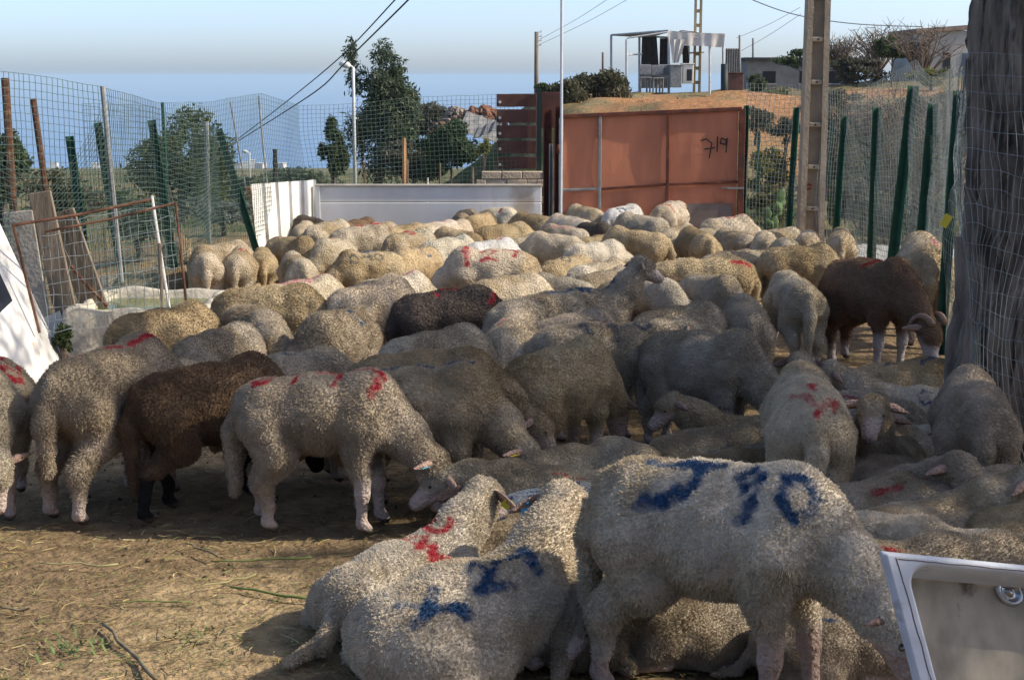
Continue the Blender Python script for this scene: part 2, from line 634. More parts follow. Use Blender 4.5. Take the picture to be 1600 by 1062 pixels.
# unseen shed added behind the camera to darken the sides facing it
sd = root('added_shed', (0, -2.6, 0), 'long unseen block shed added behind the camera to darken the sides facing it', 'shed')
SHB = mat('shed_block', (.20, .17, .14), rough=.95, var=.25, scale=2, bump=.4)
MB().box((0, -1.5, 1.3), (17, 3, 2.6)).build('wall', SHB, sd)
MB().box((0, -1.3, 2.72), (17.6, 4.0, .10), Matrix.Rotation(.05, 3, 'X')).build('roof', mat('shed_roof', (.16, .14, .13), rough=.9, var=.3), sd)
MB().box((-3.2, .03, 1.0), (1.0, .05, 2.0), None, .01).build('door', mat('shed_door', (.12, .09, .07), rough=.8, var=.3), sd)

# far trees and bushes behind the fences
p = at(585, 330, 46); p.z = ground_h(p.x, p.y)
ec = at(600, 155, 46)
tree('eucalyptus_tree', p, (ec.x + .25, 46, ec.z - .35), (.95, .9, 1.75), 'tall eucalyptus with a forked crown rising above the sea', 'tree', 15000, .17, EUC, 61, .12, 26, .36, .28, .6, extra=[(at(547, 85, 46), (.24, .25, .5)), (at(556, 125, 46), (.36, .3, .55)), (at(600, 88, 46), (.42, .35, .5)), (at(612, 130, 46), (.45, .4, .5)), (at(622, 195, 46), (.6, .5, .7)), (at(560, 210, 46), (.5, .4, .8)), (at(600, 255, 46), (.8, .5, .7))])
p = at(520, 300, 44); p.z = ground_h(p.x, p.y)
tree('young_tree', p, at(522, 228, 44), (.46, .45, .95), 'dark young tree beside the street lamp', 'tree', 5500, .14, DARKG, 63, .06, 12, .38, .32, .3)
p = at(280, 345, 27); p.z = ground_h(p.x, p.y)
tree('broad_tree', p, at(288, 258, 27), (.98, .9, .85), 'broad olive-green tree behind the fence netting', 'tree', 9000, .10, [(.075, .095, .035), (.10, .12, .045), (.06, .08, .03)], 65, .1, 26, .30, .4, extra=[(at(300, 195, 27), (.42, .4, .36)), (at(335, 240, 27), (.4, .4, .4)), (at(225, 260, 27), (.35, .35, .4))])
p = at(5, 330, 20); p.z = ground_h(p.x, p.y)
tree('dark_tree', p, at(-5, 262, 20), (.46, .5, .6), 'dark green tree at the picture edge behind the netting', 'tree', 3500, .09, DARKG, 67, .07, 16, .34, .4)
for k_, (px, py, d, rx, rz, tones, n_, lab, sz) in enumerate([
        (665, 205, 50, 1.1, 1.0, GREYB, 9000, 'grey-brown scrubby bush under the eucalyptus', .13),
        (645, 255, 42, .95, .7, GREYB, 7000, 'dry grey bush behind the white panel', .12),
        (705, 235, 40, .80, .75, DARKG, 7500, 'dense green bush beside the yellow flowers', .13),
        (755, 228, 34, .22, .22, [(.30, .26, .03), (.22, .20, .03), (.10, .11, .03)], 900, 'yellow flowering bush beside the brown slats', .08),
        (935, 143, 46, 1.0, .75, OLIVE, 9000, 'olive-green bush on the bank beside the ragged shelter', .13),
        (885, 152, 45, .65, .5, OLIVE, 4000, 'low bush behind the gate top', .12),
        (860, 140, 46, .5, .25, DARKG, 1800, 'dark bush under the old wooden pole', .12),
        (1200, 265, 24, .42, .40, [(.16, .16, .04), (.11, .12, .035), (.22, .19, .05)], 2000, 'yellowish weeds at the foot of the earth bank', .08),
        (1215, 315, 21, .4, .30, [(.15, .14, .05), (.10, .11, .035)], 1800, 'rough weeds just behind the gate post', .07),
        (1345, 335, 20, .65, .42, GREYB, 5000, 'dry bush behind the green posts', .08),
        (1420, 330, 19, .6, .55, GREYB, 5000, 'tall dry bush behind the leaning green post', .08),
        (1385, 265, 25, .85, .65, OLIVE, 7000, 'olive scrub behind the two middle green posts', .09),
        (1480, 190, 28, 1.0, .85, GREYB, 9000, 'tall grey scrub beside the tree trunk', .10),
        (1295, 255, 24, .55, .5, OLIVE, 4000, 'olive scrub just behind the concrete pole', .08),
        (1182, 185, 33, .45, .28, OLIVE, 1800, 'small olive scrub on the earth bank beside the gate top', .08),
        (1228, 205, 30, .40, .28, GREYB, 1800, 'small grey scrub low on the earth bank', .08),
        (1005, 166, 42, .6, .20, OLIVE, 1600, 'flat scrub on the bank under the shelter poles', .08),
        (1085, 163, 42, .7, .18, GREYB, 1600, 'flat grey scrub on the bank under the cabinets', .08),
        (1205, 148, 44, .6, .22, [(.16, .16, .05), (.11, .12, .04)], 1500, 'yellow-green scrub on the bank top before the low house', .09),
        (1310, 165, 38, 1.0, .42, OLIVE, 4500, 'olive thicket on the slope beside the concrete pole', .1),
        (1180, 130, 50, .4, .35, DARKG, 1500, 'green weeds beside the brown box', .1),
        (1255, 92, 56, 1.0, .42, DARKG, 2600, 'dark prickly bush beside the concrete pole top', .14),
        (1395, 75, 52, .75, .40, DARKG, 2400, 'dark bush beside the white house', .13),
        (1340, 110, 50, 1.1, .5, GREYB, 3000, 'grey thicket between pole and white house', .13),
        (1455, 120, 45, .7, .35, [(.22, .2, .05), (.12, .13, .04)], 1600, 'yellow-green bush under the white house wall', .11),
        (1440, 225, 26, 1.1, .8, GREYB, 11000, 'wide grey scrub behind the netting by the tree trunk', .11),
        (1335, 225, 27, .9, .7, GREYB, 8000, 'olive scrub on the slope behind the concrete pole', .1),
        (350, 330, 20, .5, .22, [(.13, .15, .12), (.18, .2, .17)], 1400, 'silvery low plant behind the leaning green post', .1),
        (215, 340, 17, .5, .35, DARKG, 2200, 'green undergrowth behind the rusty mesh frame', .08),
        (100, 300, 16, .6, .35, OLIVE, 2200, 'brownish undergrowth behind the upright posts', .08),
        (100, 525, 10.6, .09, .13, DARKG, 500, 'weeds between the white board and the trough', .05),
        (385, 300, 75, 2.6, .9, EUC, 3000, 'hazy bush on the slope toward the sea', .25),
        (460, 290, 90, 3.2, 1.0, EUC, 3000, 'hazy trees on the slope beside the dark stake', .3)]):
    c = at(px, py, d)
    gz = ground_h(c.x, c.y)
    tree('bush', (c.x, c.y, min(gz, c.z - rz * .7)), c, (rx, rx * .8, rz), lab, 'bush', n_, sz, tones, 100 + k_, .035, 14, .40, .4, limbs=5, group='bushes around the yard')
for k_, (px, py, d, h, sp, lab) in enumerate([(1440, 130, 50, 1.9, 1.5, 'bare leafless thorn bush before the white house'), (1370, 120, 54, 1.8, 1.3, 'bare thorn bush behind the concrete pole'), (1310, 120, 56, 1.5, 1.0, 'thin bare shrub above the prickly bush'), (1445, 330, 17, 1.3, .8, 'tangle of dead stems behind the green posts'), (1390, 300, 22, 1.5, .9, 'leafless brush behind the middle green post')]):
    c = at(px, py, d)
    bare_shrub('bare_shrub', c, h, sp, lab, 200 + k_, 60, r=.0004 * d + .003, group='bare shrubs around the yard')

# cactus by the bank
CACT = mat('cactus_skin', (.09, .15, .05), rough=.7, var=.3)
for k_, (px, py, d, lab) in enumerate([(1205, 300, 20.5, 'prickly pear cactus beside the gate post'), (1300, 300, 21, 'prickly pear cactus behind the concrete pole')]):
    rnd = random.Random(k_ + 5)
    o = root('cactus', at(px, 360, d), lab, 'cactus')
    o.location.z = 0
    heads = [(Vector((0, 0, 0)), Vector((0, 0, 1)))]
    for q in range(11):
        b0, dr = heads[rnd.randrange(len(heads))]
        d2 = (dr + Vector((rnd.uniform(-.8, .8), rnd.uniform(-.5, .5), rnd.uniform(0, .4)))).normalized()
        L_ = rnd.uniform(.16, .24)
        mm = MB()
        pr = [.25, .7, 1, .95, .6, .15]
        side_ = d2.cross(Vector((rnd.uniform(-.3, .3), 1, 0))).normalized()
        th = side_.cross(d2)
        vs_, fs = [], []
        for i, w in enumerate(pr):
            cc = b0 + d2 * L_ * i / 5
            for a in range(8):
                an = a * math.pi / 4
                vs_.append(cc + side_ * math.cos(an) * w * .075 + th * math.sin(an) * w * .018)
        for i in range(5):
            for a in range(8):
                fs.append((i * 8 + a, i * 8 + (a + 1) % 8, i * 8 + 8 + (a + 1) % 8, i * 8 + 8 + a))
        fs += [tuple(range(8)), tuple(range(40, 48))]
        mm.add(vs_, fs).build('pad', CACT, o, True)
        heads.append((b0 + d2 * L_ * .9, d2))

# ------------------------------------------------------------------ fence materials and nets
GREENP = mat('green_paint', (.018, .085, .048), rough=.55, var=.3, scale=14, c2=(.10, .07, .05), c2_at=.64, spec=.4)
RUST = mat('rusty_iron', (.13, .062, .036), rough=.85, var=.4, scale=12, bump=.3, c2=(.24, .12, .06), c2_at=.55)
GREYM = mat('grey_metal', (.26, .26, .25), rough=.6, var=.25, scale=10, c2=(.17, .11, .08), c2_at=.60)
WIREG = mat('green_wire', (.075, .115, .095), rough=.6, var=.25, scale=3)
WIREL = mat('zinc_wire', (.30, .33, .32), rough=.5, var=.25, scale=3, metal=.3)
WHITEP = mat('white_paint', (.68, .66, .61), rough=.65, var=.12, scale=4, c2=(.40, .32, .23), c2_at=.60, bump=.1)
DIRTYW = mat('dirty_white_panel', (.66, .66, .65), rough=.55, var=.12, scale=2.5, c2=(.42, .37, .31), c2_at=.56, stretch=(1, 1, .35))
WOOD = mat('weathered_wood', (.21, .165, .12), rough=.95, var=.4, scale=8, bump=.5, stretch=(1, 1, .2))
WOODO = mat('raw_wood', (.42, .22, .10), rough=.9, var=.4, scale=9, bump=.4, stretch=(1, 1, .2))
CONC = mat('concrete', (.40, .36, .30), rough=.95, var=.22, scale=7, bump=.5, bscale=35, c2=(.28, .24, .19), c2_at=.60)


def net_lines(path, cell, wob=.03, seed=0, cellz=None, jit=.0):
    """path: list of (x, y, z bottom, z top); wires down and along, bulging a little"""
    rng = np.random.default_rng(seed)
    P_ = np.array(path, float)
    seg = np.linalg.norm(np.diff(P_[:, :2], axis=0), axis=1)
    s = np.concatenate([[0], np.cumsum(seg)])
    n = max(2, int(s[-1] / cell))
    t = np.linspace(0, s[-1], n)
    X = np.stack([np.interp(t, s, P_[:, i]) for i in range(4)], 1)
    hz = max((P_[:, 3] - P_[:, 2]).max(), .1)
    m_ = max(2, int(hz / (cellz or cell)))
    f = np.linspace(0, 1, m_)
    G = np.zeros((n, m_, 3))
    G[:, :, 0] = X[:, None, 0]
    G[:, :, 1] = X[:, None, 1]
    G[:, :, 2] = X[:, None, 2] + (X[:, None, 3] - X[:, None, 2]) * f[None, :]
    flat = G.reshape(-1, 3)
    d = np.stack([(vnoise(flat, 1.3, seed) - .5), (vnoise(flat, 1.3, seed + 1) - .5), (vnoise(flat, 1.1, seed + 2) - .5) * .6], 1) * 2 * wob
    d += np.stack([(vnoise(flat, 6, seed + 3) - .5), (vnoise(flat, 6, seed + 4) - .5), (vnoise(flat, 6, seed + 5) - .5)], 1) * 2 * jit
    flat += d
    G = flat.reshape(n, m_, 3)
    return [G[i] for i in range(n)] + [G[:, k] for k in range(m_)]


def net(name, path, cell, r, material, parent, wob=.03, seed=0, cellz=None, jit=.004):
    V, Q = tri_tubes(net_lines(path, cell, wob, seed, cellz, jit), r)
    return link(name, np_mesh(name, V, Q, material), parent)


def angle_post(m_, a, b, w=.055, t=.006):
    a, b = Vector(a), Vector(b)
    z = (b - a).normalized()
    x = Vector((.94, .34, 0))
    x = (x - z * x.dot(z)).normalized()
    y = z.cross(x)
    M = Matrix((x, y, z)).transposed()
    L_ = (b - a).length
    c = (a + b) / 2
    m_.box(c, (w, t, L_), M)
    m_.box(c + x * (w / 2 - t / 2) - y * (w / 2 + t * .5), (t, w, L_), M)


def P4(px, ytop, d, zb=None, yb=None):
    c = at(px, ytop, d)
    return (c.x, c.y, (0.02 if zb is None else zb), c.z)


# fence on the sea side
lf = root('wire_fence', (-2.8, 12, 0), 'sagging wire-net fence on mixed posts along the sea side of the yard', 'fence')
I3 = Vector((-2.8, 12, 0))


def sub(m_, name, material, parent, smooth=False):
    m_.v = [v - parent.matrix_basis.translation for v in m_.v]
    return m_.build(name, material, parent, smooth)


for (p0, p1, d, r_, mt, kind) in [((8, 122), (30, 470), 11.0, .030, RUST, 't'), ((52, 155), (95, 470), 11.3, .024, RUST, 't'), ((160, 135), (190, 440), 11.7, .019, GREYM, 't'),
                                  ((108, 213), (138, 430), 12.2, 0, GREENP, 'a'), ((152, 192), (190, 430), 12.8, 0, GREENP, 'a'), ((236, 188), (272, 420), 13.4, 0, GREENP, 'a'), ((254, 160), (268, 415), 13.7, .014, GREENP, 't'),
                                  ((322, 190), (327, 405), 15.0, .026, GREYM, 't'), ((341, 202), (402, 398), 15.8, 0, GREENP, 'a'), ((404, 150), (418, 300), 16.6, .010, GREYM, 't'), ((360, 160), (385, 300), 16.4, .009, GREYM, 't')]:
    a, b = at(*p1, d), at(*p0, d)
    a.z = max(a.z, -.05) if a.z > .12 else -.05
    m_ = MB()
    if kind == 't':
        m_.tube([a, b], r_, 8)
    else:
        angle_post(m_, a, b, .062)
    sub(m_, 'post', mt, lf)
npath = [P4(-60, 104, 10.4), P4(35, 118, 11.1), P4(162, 134, 11.8), P4(245, 157, 13.5), P4(330, 160, 15.0), P4(410, 150, 16.6), P4(470, 165, 18.0, -.1), P4(640, 152, 18.6, -.1), P4(842, 146, 18.9)]
npath = [(x - I3.x, y - I3.y, a_, b_) for x, y, a_, b_ in npath]
net('netting', npath, .055, .0023, WIREG, lf, .05, 3)
npath = [P4(-40, 225, 10.6), P4(30, 255, 10.9), P4(75, 300, 11.2), P4(170, 150, 11.6)]
npath = [(x - I3.x, y - I3.y, a_, b_) for x, y, a_, b_ in npath]
net('loose_netting', npath, .05, .0020, WIREG, lf, .07, 9, jit=.008)
npath = [P4(130, 160, 12.2), P4(240, 165, 13.0), P4(300, 195, 13.6), P4(345, 205, 15.2)]
npath = [(x - I3.x, y - I3.y, a_, b_) for x, y, a_, b_ in npath]
net('overlapping_netting', npath, .045, .0020, WIREG, lf, .06, 14, jit=.006)

# welded mesh frame by the trough
mf = root('mesh_frame', at(180, 500, 10.2), 'rusty welded mesh frame with peeling white uprights leaning by the trough', 'mesh panel')
mo = mf.matrix_basis.translation
for nm, a, b, r_, mt in [('top_rail', at(20, 352, 10.3), at(235, 312, 10.8), .011, RUST), ('middle_rail', at(70, 362, 10.3), at(272, 318, 10.7), .009, RUST), ('upright', at(237, 306, 10.8), at(266, 492, 10.8), .011, WHITEP), ('upright', at(249, 380, 10.7), at(255, 500, 10.7), .013, WOOD), ('upright', at(274, 316, 10.75), at(294, 500, 10.75), .010, RUST), ('upright', at(20, 350, 10.3), at(62, 520, 10.3), .010, RUST), ('brace', at(110, 415, 10.5), at(168, 478, 10.6), .014, RUST)]:
    m_ = MB()
    q_ = [a, a.lerp(b, .5) + Vector((0, 0, -.012)), b]
    m_.tube(q_, r_, 7)
    sub(m_, nm, mt, mf)
lines = []
A0, A1, B0, B1 = at(62, 350, 10.4), at(75, 520, 10.4), at(274, 318, 10.75), at(292, 495, 10.75)
for k_ in range(18):
    t_ = k_ / 17
    a, b = A0.lerp(B0, t_), A1.lerp(B1, t_)
    lines.append(np.array([tuple(a.lerp(b, f) - mo) for f in np.linspace(0, 1, 9)]) + np.random.default_rng(k_).normal(0, .006, (9, 3)))
for k_ in range(10):
    t_ = k_ / 9
    a, b = A0.lerp(A1, t_), B0.lerp(B1, t_)
    lines.append(np.array([tuple(a.lerp(b, f) - mo) for f in np.linspace(0, 1, 15)]) + np.random.default_rng(50 + k_).normal(0, .005, (15, 3)))
V, Q = tri_tubes(lines, .0026)
link('welded_mesh', np_mesh('welded_mesh', V, Q, WIREL), mf)

# scrap planks behind the frame
for k_, (p0, p1, d, w, t_, mt, lab) in enumerate([((62, 300), (118, 530), 10.9, .16, .03, WOOD, 'grey split plank leaning behind the white board'), ((95, 330), (170, 500), 11.3, .20, .03, WOOD, 'wide weathered board leaning behind the mesh frame'), ((28, 330), (60, 470), 10.9, .22, .04, CONC, 'pale broken slab leaning by the fence post'), ((388, 292), (412, 398), 16.4, .05, .03, WOODO, 'orange-brown batten on the edge of the corrugated sheet'), ((262, 290), (300, 380), 15.0, .03, .03, RUST, 'thin rusty rod leaning behind the flock')]):
    a, b = at(*p1, d), at(*p0, d)
    a.z = .0
    o = root('plank', a, lab, 'plank')
    m_ = MB()
    m_.bar((0, 0, 0), b - a, w, t_, (0, 1, 0), .006)
    m_.build('board', mt, o)

# white board leaning on the fence
A = on_height(50, 606, .02)
B = on_height(103, 572, .02)
upv = (at(-2, 345, B.y + .02) - B)
upv = upv.normalized() * 1.35
wb = root('white_board', A, 'large white board with a black patch leaning beside the fence', 'board')
xv = (B - A).normalized()
nv = xv.cross(upv.normalized()).normalized()
yv = nv.cross(xv)
Mb = Matrix((xv, upv.normalized(), nv)).transposed()
L_ = (B - A).length
m_ = MB()
lo_ = A - xv * .0
cs_ = [Vector((0, 0, 0)), B - A, B - A + upv, upv - xv * .35, -xv * .32 + upv * .06]
vs_ = cs_ + [c - nv * .02 for c in cs_]
n5 = 5
fs = [tuple(range(5)), tuple(range(9, 4, -1))] + [(i, 5 + i, 5 + (i + 1) % 5, (i + 1) % 5) for i in range(5)]
m_.add(vs_, fs).build('panel', WHITEP, wb)
BLACKP = mat('black_patch', (.012, .013, .018), rough=.5, var=.2)
c0 = at(20, 468, 9.72) - A
m_ = MB()


def onb(u, v):
    return (B - A) * u + upv * v


m_.add([onb(.45, .42) + nv * .004, onb(.45, .62) + nv * .004, onb(-.4, .62) + nv * .004, onb(-.4, .36) + nv * .004] + [onb(.45, .42) - nv * .001, onb(.45, .62) - nv * .001, onb(-.4, .62) - nv * .001, onb(-.4, .36) - nv * .001], [(0, 1, 2, 3), (7, 6, 5, 4), (0, 4, 5, 1), (1, 5, 6, 2), (2, 6, 7, 3), (3, 7, 4, 0)]).build('black_patch', BLACKP, wb)
ws = root('white_sheet', on_height(112, 572, .0), 'small white offcut sheet standing behind the white board', 'board')
m_ = MB()
m_.bar((-.10, .1, 0), (-.24, .12, .32), .30, .015, (0, 1, 0))
m_.build('sheet', WHITEP, ws)

# concrete trough
tx0, tx1, ty0, ty1, tz = at(118, 480, 11.1).x, at(345, 470, 11.4).x, 10.75, 11.9, .40
tr = root('trough', ((tx0 + tx1) / 2, (ty0 + ty1) / 2, 0), 'rough concrete water trough with green water beside the mesh frame', 'trough')
nx_, ny_ = 30, 34
Vt, qt = [], []
hx, hy = (tx1 - tx0) / 2, (ty1 - ty0) / 2
for i in range(nx_):
    for j in range(ny_):
        u, v = -1 + 2 * i / (nx_ - 1), -1 + 2 * j / (ny_ - 1)
        e = max(abs(u), abs(v))
        inner = max(abs(u) / .84, abs(v) / .84)
        z = tz if inner > 1 else tz - .22 * float(sstep(0, .16, 1 - inner))
        z += .012 * math.sin(u * 7 + v * 5) + .008 * math.sin(v * 17 + u * 3)
        if e > .995:
            z -= .012
        Vt.append((u * hx * (1 + .02 * math.sin(v * 9)), v * hy * (1 + .02 * math.sin(u * 8)), z))
for i in range(nx_ - 1):
    for j in range(ny_ - 1):
        qt.append((i * ny_ + j, (i + 1) * ny_ + j, (i + 1) * ny_ + j + 1, i * ny_ + j + 1))
rim = [i * ny_ for i in range(nx_)] + [(nx_ - 1) * ny_ + j for j in range(1, ny_)] + [i * ny_ + ny_ - 1 for i in range(nx_ - 2, -1, -1)] + [j for j in range(ny_ - 2, 0, -1)]
n0 = len(Vt)
for r_ in rim:
    x_, y_, z_ = Vt[r_]
    Vt.append((x_ * 1.04, y_ * 1.03, -.05))
for k_ in range(len(rim)):
    k2 = (k_ + 1) % len(rim)
    qt.append((rim[k_], n0 + k_, n0 + k2, rim[k2]))
link('basin', np_mesh('basin', np.array(Vt), np.array(qt), mat('pale_concrete', (.50, .45, .36), rough=.95, var=.2, scale=6, bump=.6, bscale=25, c2=(.33, .27, .20), c2_at=.60), True), tr)
ALG = mat('green_water', (.085, .11, .012), rough=.12, var=.3, scale=3, spec=.5)
MB().box((0, 0, tz - .07), (hx * 1.64, hy * 1.64, .01)).build('water', ALG, tr)

# white panels closing the far end
wp = root('white_panel_wall', at(670, 372, 17.6), 'low wall of two long dirty white truck-body boards across the far end', 'wall')
wo_ = wp.matrix_basis.translation.copy(); wp.location.z = 0; wo_.z = 0
xa, xb = at(494, 300, 17.6).x, at(846, 300, 17.6).x
z_t, z_s = at(600, 291, 17.6).z, at(600, 316, 17.6).z
for nm, z0_, z1_, dy in [('board', .0, z_s - .004, 0), ('board', z_s + .004, z_t, .004)]:
    m_ = MB().box(((xa + xb) / 2 - wo_.x, dy, (z0_ + z1_) / 2), (xb - xa, .05, z1_ - z0_), None, .006)
    m_.build(nm, DIRTYW, wp)
MB().box(((xa + xb) / 2 - wo_.x, -.005, z_t + .012), (xb - xa + .02, .075, .022), None, .004).build('top_rail', mat('yellowed_rail', (.50, .46, .38), rough=.6, var=.2, scale=4), wp)
MB().box((xa - wo_.x + .02, -.03, z_t / 2), (.05, .012, z_t), None, .003).build('corner_trim', DIRTYW, wp)
cw = root('corrugated_sheet', on_height(400, 397, 0), 'bright white corrugated sheet standing at the corner of the far end', 'panel')
co_ = cw.matrix_basis.translation
e0, e1 = Vector((at(404, 396, 16.25).x, 16.25, .0)), Vector((at(494, 380, 17.7).x, 17.7, .0))
t0_, t1_ = at(392, 288, 16.25), at(494, 281, 17.7)
vs_, fs = [], []
prof = []
nr = 5
for k_ in range(nr):
    f0 = k_ / nr
    for f, o_ in ((0, 0), (.74, 0), (.80, -.035), (.94, -.035)):
        prof.append((f0 + f / nr, o_))
prof.append((1, 0))
nrm_ = Vector((.8, -.6, 0)).normalized()
for th in (0, -.004):
    for f, o_ in prof:
        vs_ += [e0.lerp(e1, f) + nrm_ * (o_ + th) - co_, t0_.lerp(t1_, f) + nrm_ * (o_ + th) - co_]
n_p = len(prof)
for k_ in range(n_p - 1):
    fs.append((k_ * 2, k_ * 2 + 2, k_ * 2 + 3, k_ * 2 + 1))
    b_ = n_p * 2
    fs.append((b_ + k_ * 2 + 1, b_ + k_ * 2 + 3, b_ + k_ * 2 + 2, b_ + k_ * 2))
MB().add(vs_, fs).build('sheet', WHITEP, cw)

# brick pier with brown slats
bw = root('brick_wall', (at(800, 300, 18.7).x, 18.7, 0), 'small wall of pale bricks between white panel and gate', 'wall')
bo_ = bw.location.copy()
BR = mat('pale_brick', (.52, .42, .30), rough=.95, var=.25, scale=9, bump=.5, c2=(.40, .24, .15), c2_at=.60)
bx0, bx1 = at(752, 300, 18.7).x, at(851, 300, 18.7).x
z_b = at(800, 267, 18.7).z
rows_b = 9
rh = z_b / rows_b
rnd = random.Random(4)
bme = MB().box((0, 0, 0), (.235, .11, rh - .012), None, .006)
bmesh_full = np_mesh('brick', np.array([tuple(v) for v in bme.v]), bme.f, BR)
bme = MB().box((0, 0, 0), (.115, .11, rh - .012), None, .006)
bmesh_half = np_mesh('half_brick', np.array([tuple(v) for v in bme.v]), bme.f, BR)
MB().box(((bx0 + bx1) / 2 - bo_.x, .004, z_b / 2 - .004), (bx1 - bx0 - .02, .09, z_b - .012)).build('mortar', mat('mortar', (.42, .37, .30), rough=1, var=.2, scale=20), bw)
for r_ in range(rows_b):
    x_ = bx0 - (.06 if r_ % 2 else 0)
    k_ = 0
    while x_ < bx1 - .02:
        half = (r_ % 2 and k_ == 0) or x_ + .2475 > bx1
        w_ = .12 if half else .2475
        o = link('brick', bmesh_half if half else bmesh_full, bw, (x_ + w_ / 2 - bo_.x, rnd.uniform(-.004, .004), (r_ + .5) * rh), (0, 0, rnd.uniform(-.02, .02)))
        x_ += w_
        k_ += 1
BROWNM = mat('brown_sheet_metal', (.115, .052, .038), rough=.7, var=.3, scale=5, c2=(.20, .09, .055), c2_at=.62)
sl = root('slat_screen', (at(810, 300, 18.75).x, 18.85, z_b), 'screen of five brown metal slats standing on the pale brick wall', 'screen')
so = sl.location.copy()
for k_, (y0_, y1_) in enumerate([(147, 167), (171, 192), (196, 216), (220, 240), (245, 264)]):
    zt, zb_ = at(810, y0_, 18.85).z, at(810, y1_, 18.85).z
    xA, xB = at(776, 200, 18.85).x, at(838, 200, 18.85).x
    s_ = MB().box(((xA + xB) / 2 - so.x, 0, (zt + zb_) / 2 - so.z), (xB - xA, .025, zt - zb_), None, .003).build('slat', BROWNM, sl)
    m_ = MB()
    c = Vector((xA + .04 - so.x, -.02, (zt + zb_) / 2 - so.z - .02))
    m_.tube([c + Vector((0, .006, 0)), c + Vector((0, -.012, 0))], .018, 8)
    m_.build('bolt', WHITEP, s_)
MB().bar((at(842, 200, 18.8).x - so.x, -.06, -z_b), (at(842, 200, 18.8).x - so.x, -.06, at(842, 138, 18.8).z - so.z), .06).build('post', mat('dark_green_post', (.02, .035, .03), rough=.6, var=.2), sl)
xA, xB = at(846, 200, 19.0).x, at(875, 200, 19.0).x
zt, zb_ = at(860, 144, 19.0).z, at(860, 200, 19.0).z
MB().box(((xA + xB) / 2 - so.x, .15, (zt + zb_) / 2 - so.z), (xB - xA, .025, zt - zb_), None, .003).build('side_panel', BROWNM, sl)

# red sheet gate
GD = 17.9
REDG = mat('faded_red_gate', (.56, .215, .12), rough=.75, var=.20, scale=3.5, stretch=(1, 1, .3), c2=(.25, .095, .055), c2_at=.61, contrast=.14, bump=.07, spec=.25)
GREYPATCH = mat('grey_primer', (.21, .17, .15), rough=.85, var=.2, scale=5)
gt = root('sheet_gate', (at(1020, 300, GD).x, GD, 0), 'faded red sheet-metal gate with 719 painted in black', 'gate')
go_ = gt.location.copy()
gx = [at(px, 250, GD).x - go_.x for px in (879, 937, 1043, 1153)]
gtop = [at(879, 182, GD).z, at(937, 179, GD).z, at(1043, 175, GD).z, at(1153, 170, GD).z]
gmid = [at(879, 297, GD).z, at(937, 295, GD).z, at(1043, 288, GD).z, at(1153, 284, GD).z]
for k_ in range(3):
    for lo2, hi2 in ((([.06] * 4), gmid), (gmid, gtop)):
        a, b = gx[k_] + .004, gx[k_ + 1] - .004
        z00, z01, z10, z11 = lo2[k_] + .004, hi2[k_] - .004, lo2[k_ + 1] + .004, hi2[k_ + 1] - .004
        n_x, n_z = 7, 6
        vs_, fs = [], []
        rr_ = random.Random(k_ * 7 + int(hi2[0] * 10))
        ph = rr_.uniform(0, 6)
        for yy in (0, .003):
            for i in range(n_x):
                for j in range(n_z):
                    u, v = i / (n_x - 1), j / (n_z - 1)
                    zl, zh = z00 + (z10 - z00) * u, z01 + (z11 - z01) * u
                    bul = .012 * math.sin(math.pi * u) * math.sin(math.pi * v) * math.sin(ph + 3 * u + 2 * v)
                    vs_.append((a + (b - a) * u, yy + bul, zl + (zh - zl) * v))
        for s_ in (0, 1):
            o_ = s_ * n_x * n_z
            for i in range(n_x - 1):
                for j in range(n_z - 1):
                    f = (o_ + i * n_z + j, o_ + (i + 1) * n_z + j, o_ + (i + 1) * n_z + j + 1, o_ + i * n_z + j + 1)
                    fs.append(f if s_ == 0 else f[::-1])
        MB().add(vs_, fs).build('panel', REDG, gt)
RUSTR = mat('rusty_red_frame', (.15, .052, .032), rough=.8, var=.35, scale=9, c2=(.09, .045, .035), c2_at=.55)
for nm, a, b, w_, mt in [('top_rail', (gx[0] - .03, -.02, gtop[0]), (gx[3] + .03, -.02, gtop[3]), .045, RUSTR), ('upright', (gx[1], -.022, .05), (gx[1], -.022, gtop[1] - .02), .035, GREYM), ('upright', (gx[2], -.022, .05), (gx[2], -.022, gtop[2] - .02), .035, RUSTR), ('middle_rail', (gx[0], -.020, gmid[0]), (gx[1], -.020, gmid[1]), .030, GREYM), ('middle_rail', (gx[1] + .02, -.020, gmid[1]), (gx[2] - .02, -.020, gmid[2]), .030, RUSTR), ('middle_rail', (gx[2] + .02, -.020, gmid[2]), (gx[3], -.020, gmid[3]), .030, RUSTR),
                         ('hinge_stile', (gx[0] - .02, -.022, .05), (gx[0] - .02, -.022, gtop[0] - .02), .05, GREYM), ('lock_stile', (gx[3] + .035, -.022, .03), (gx[3] + .035, -.022, gtop[3] + .0), .07, RUSTR)]:
    MB().bar(a, b, w_, w_ * .8, (0, 1, 0), .004).build(nm, mt, gt)
xA, xB = at(1073, 330, GD).x - go_.x, at(1143, 330, GD).x - go_.x
zt, zb_ = at(1100, 318, GD).z, .07
MB().box(((xA + xB) / 2, -.024, (zt + zb_) / 2), (xB - xA, .004, zt - zb_)).build('grey_patch', GREYPATCH, gt)
INK = mat('black_paint', (.018, .018, .02), rough=.7, var=.3)


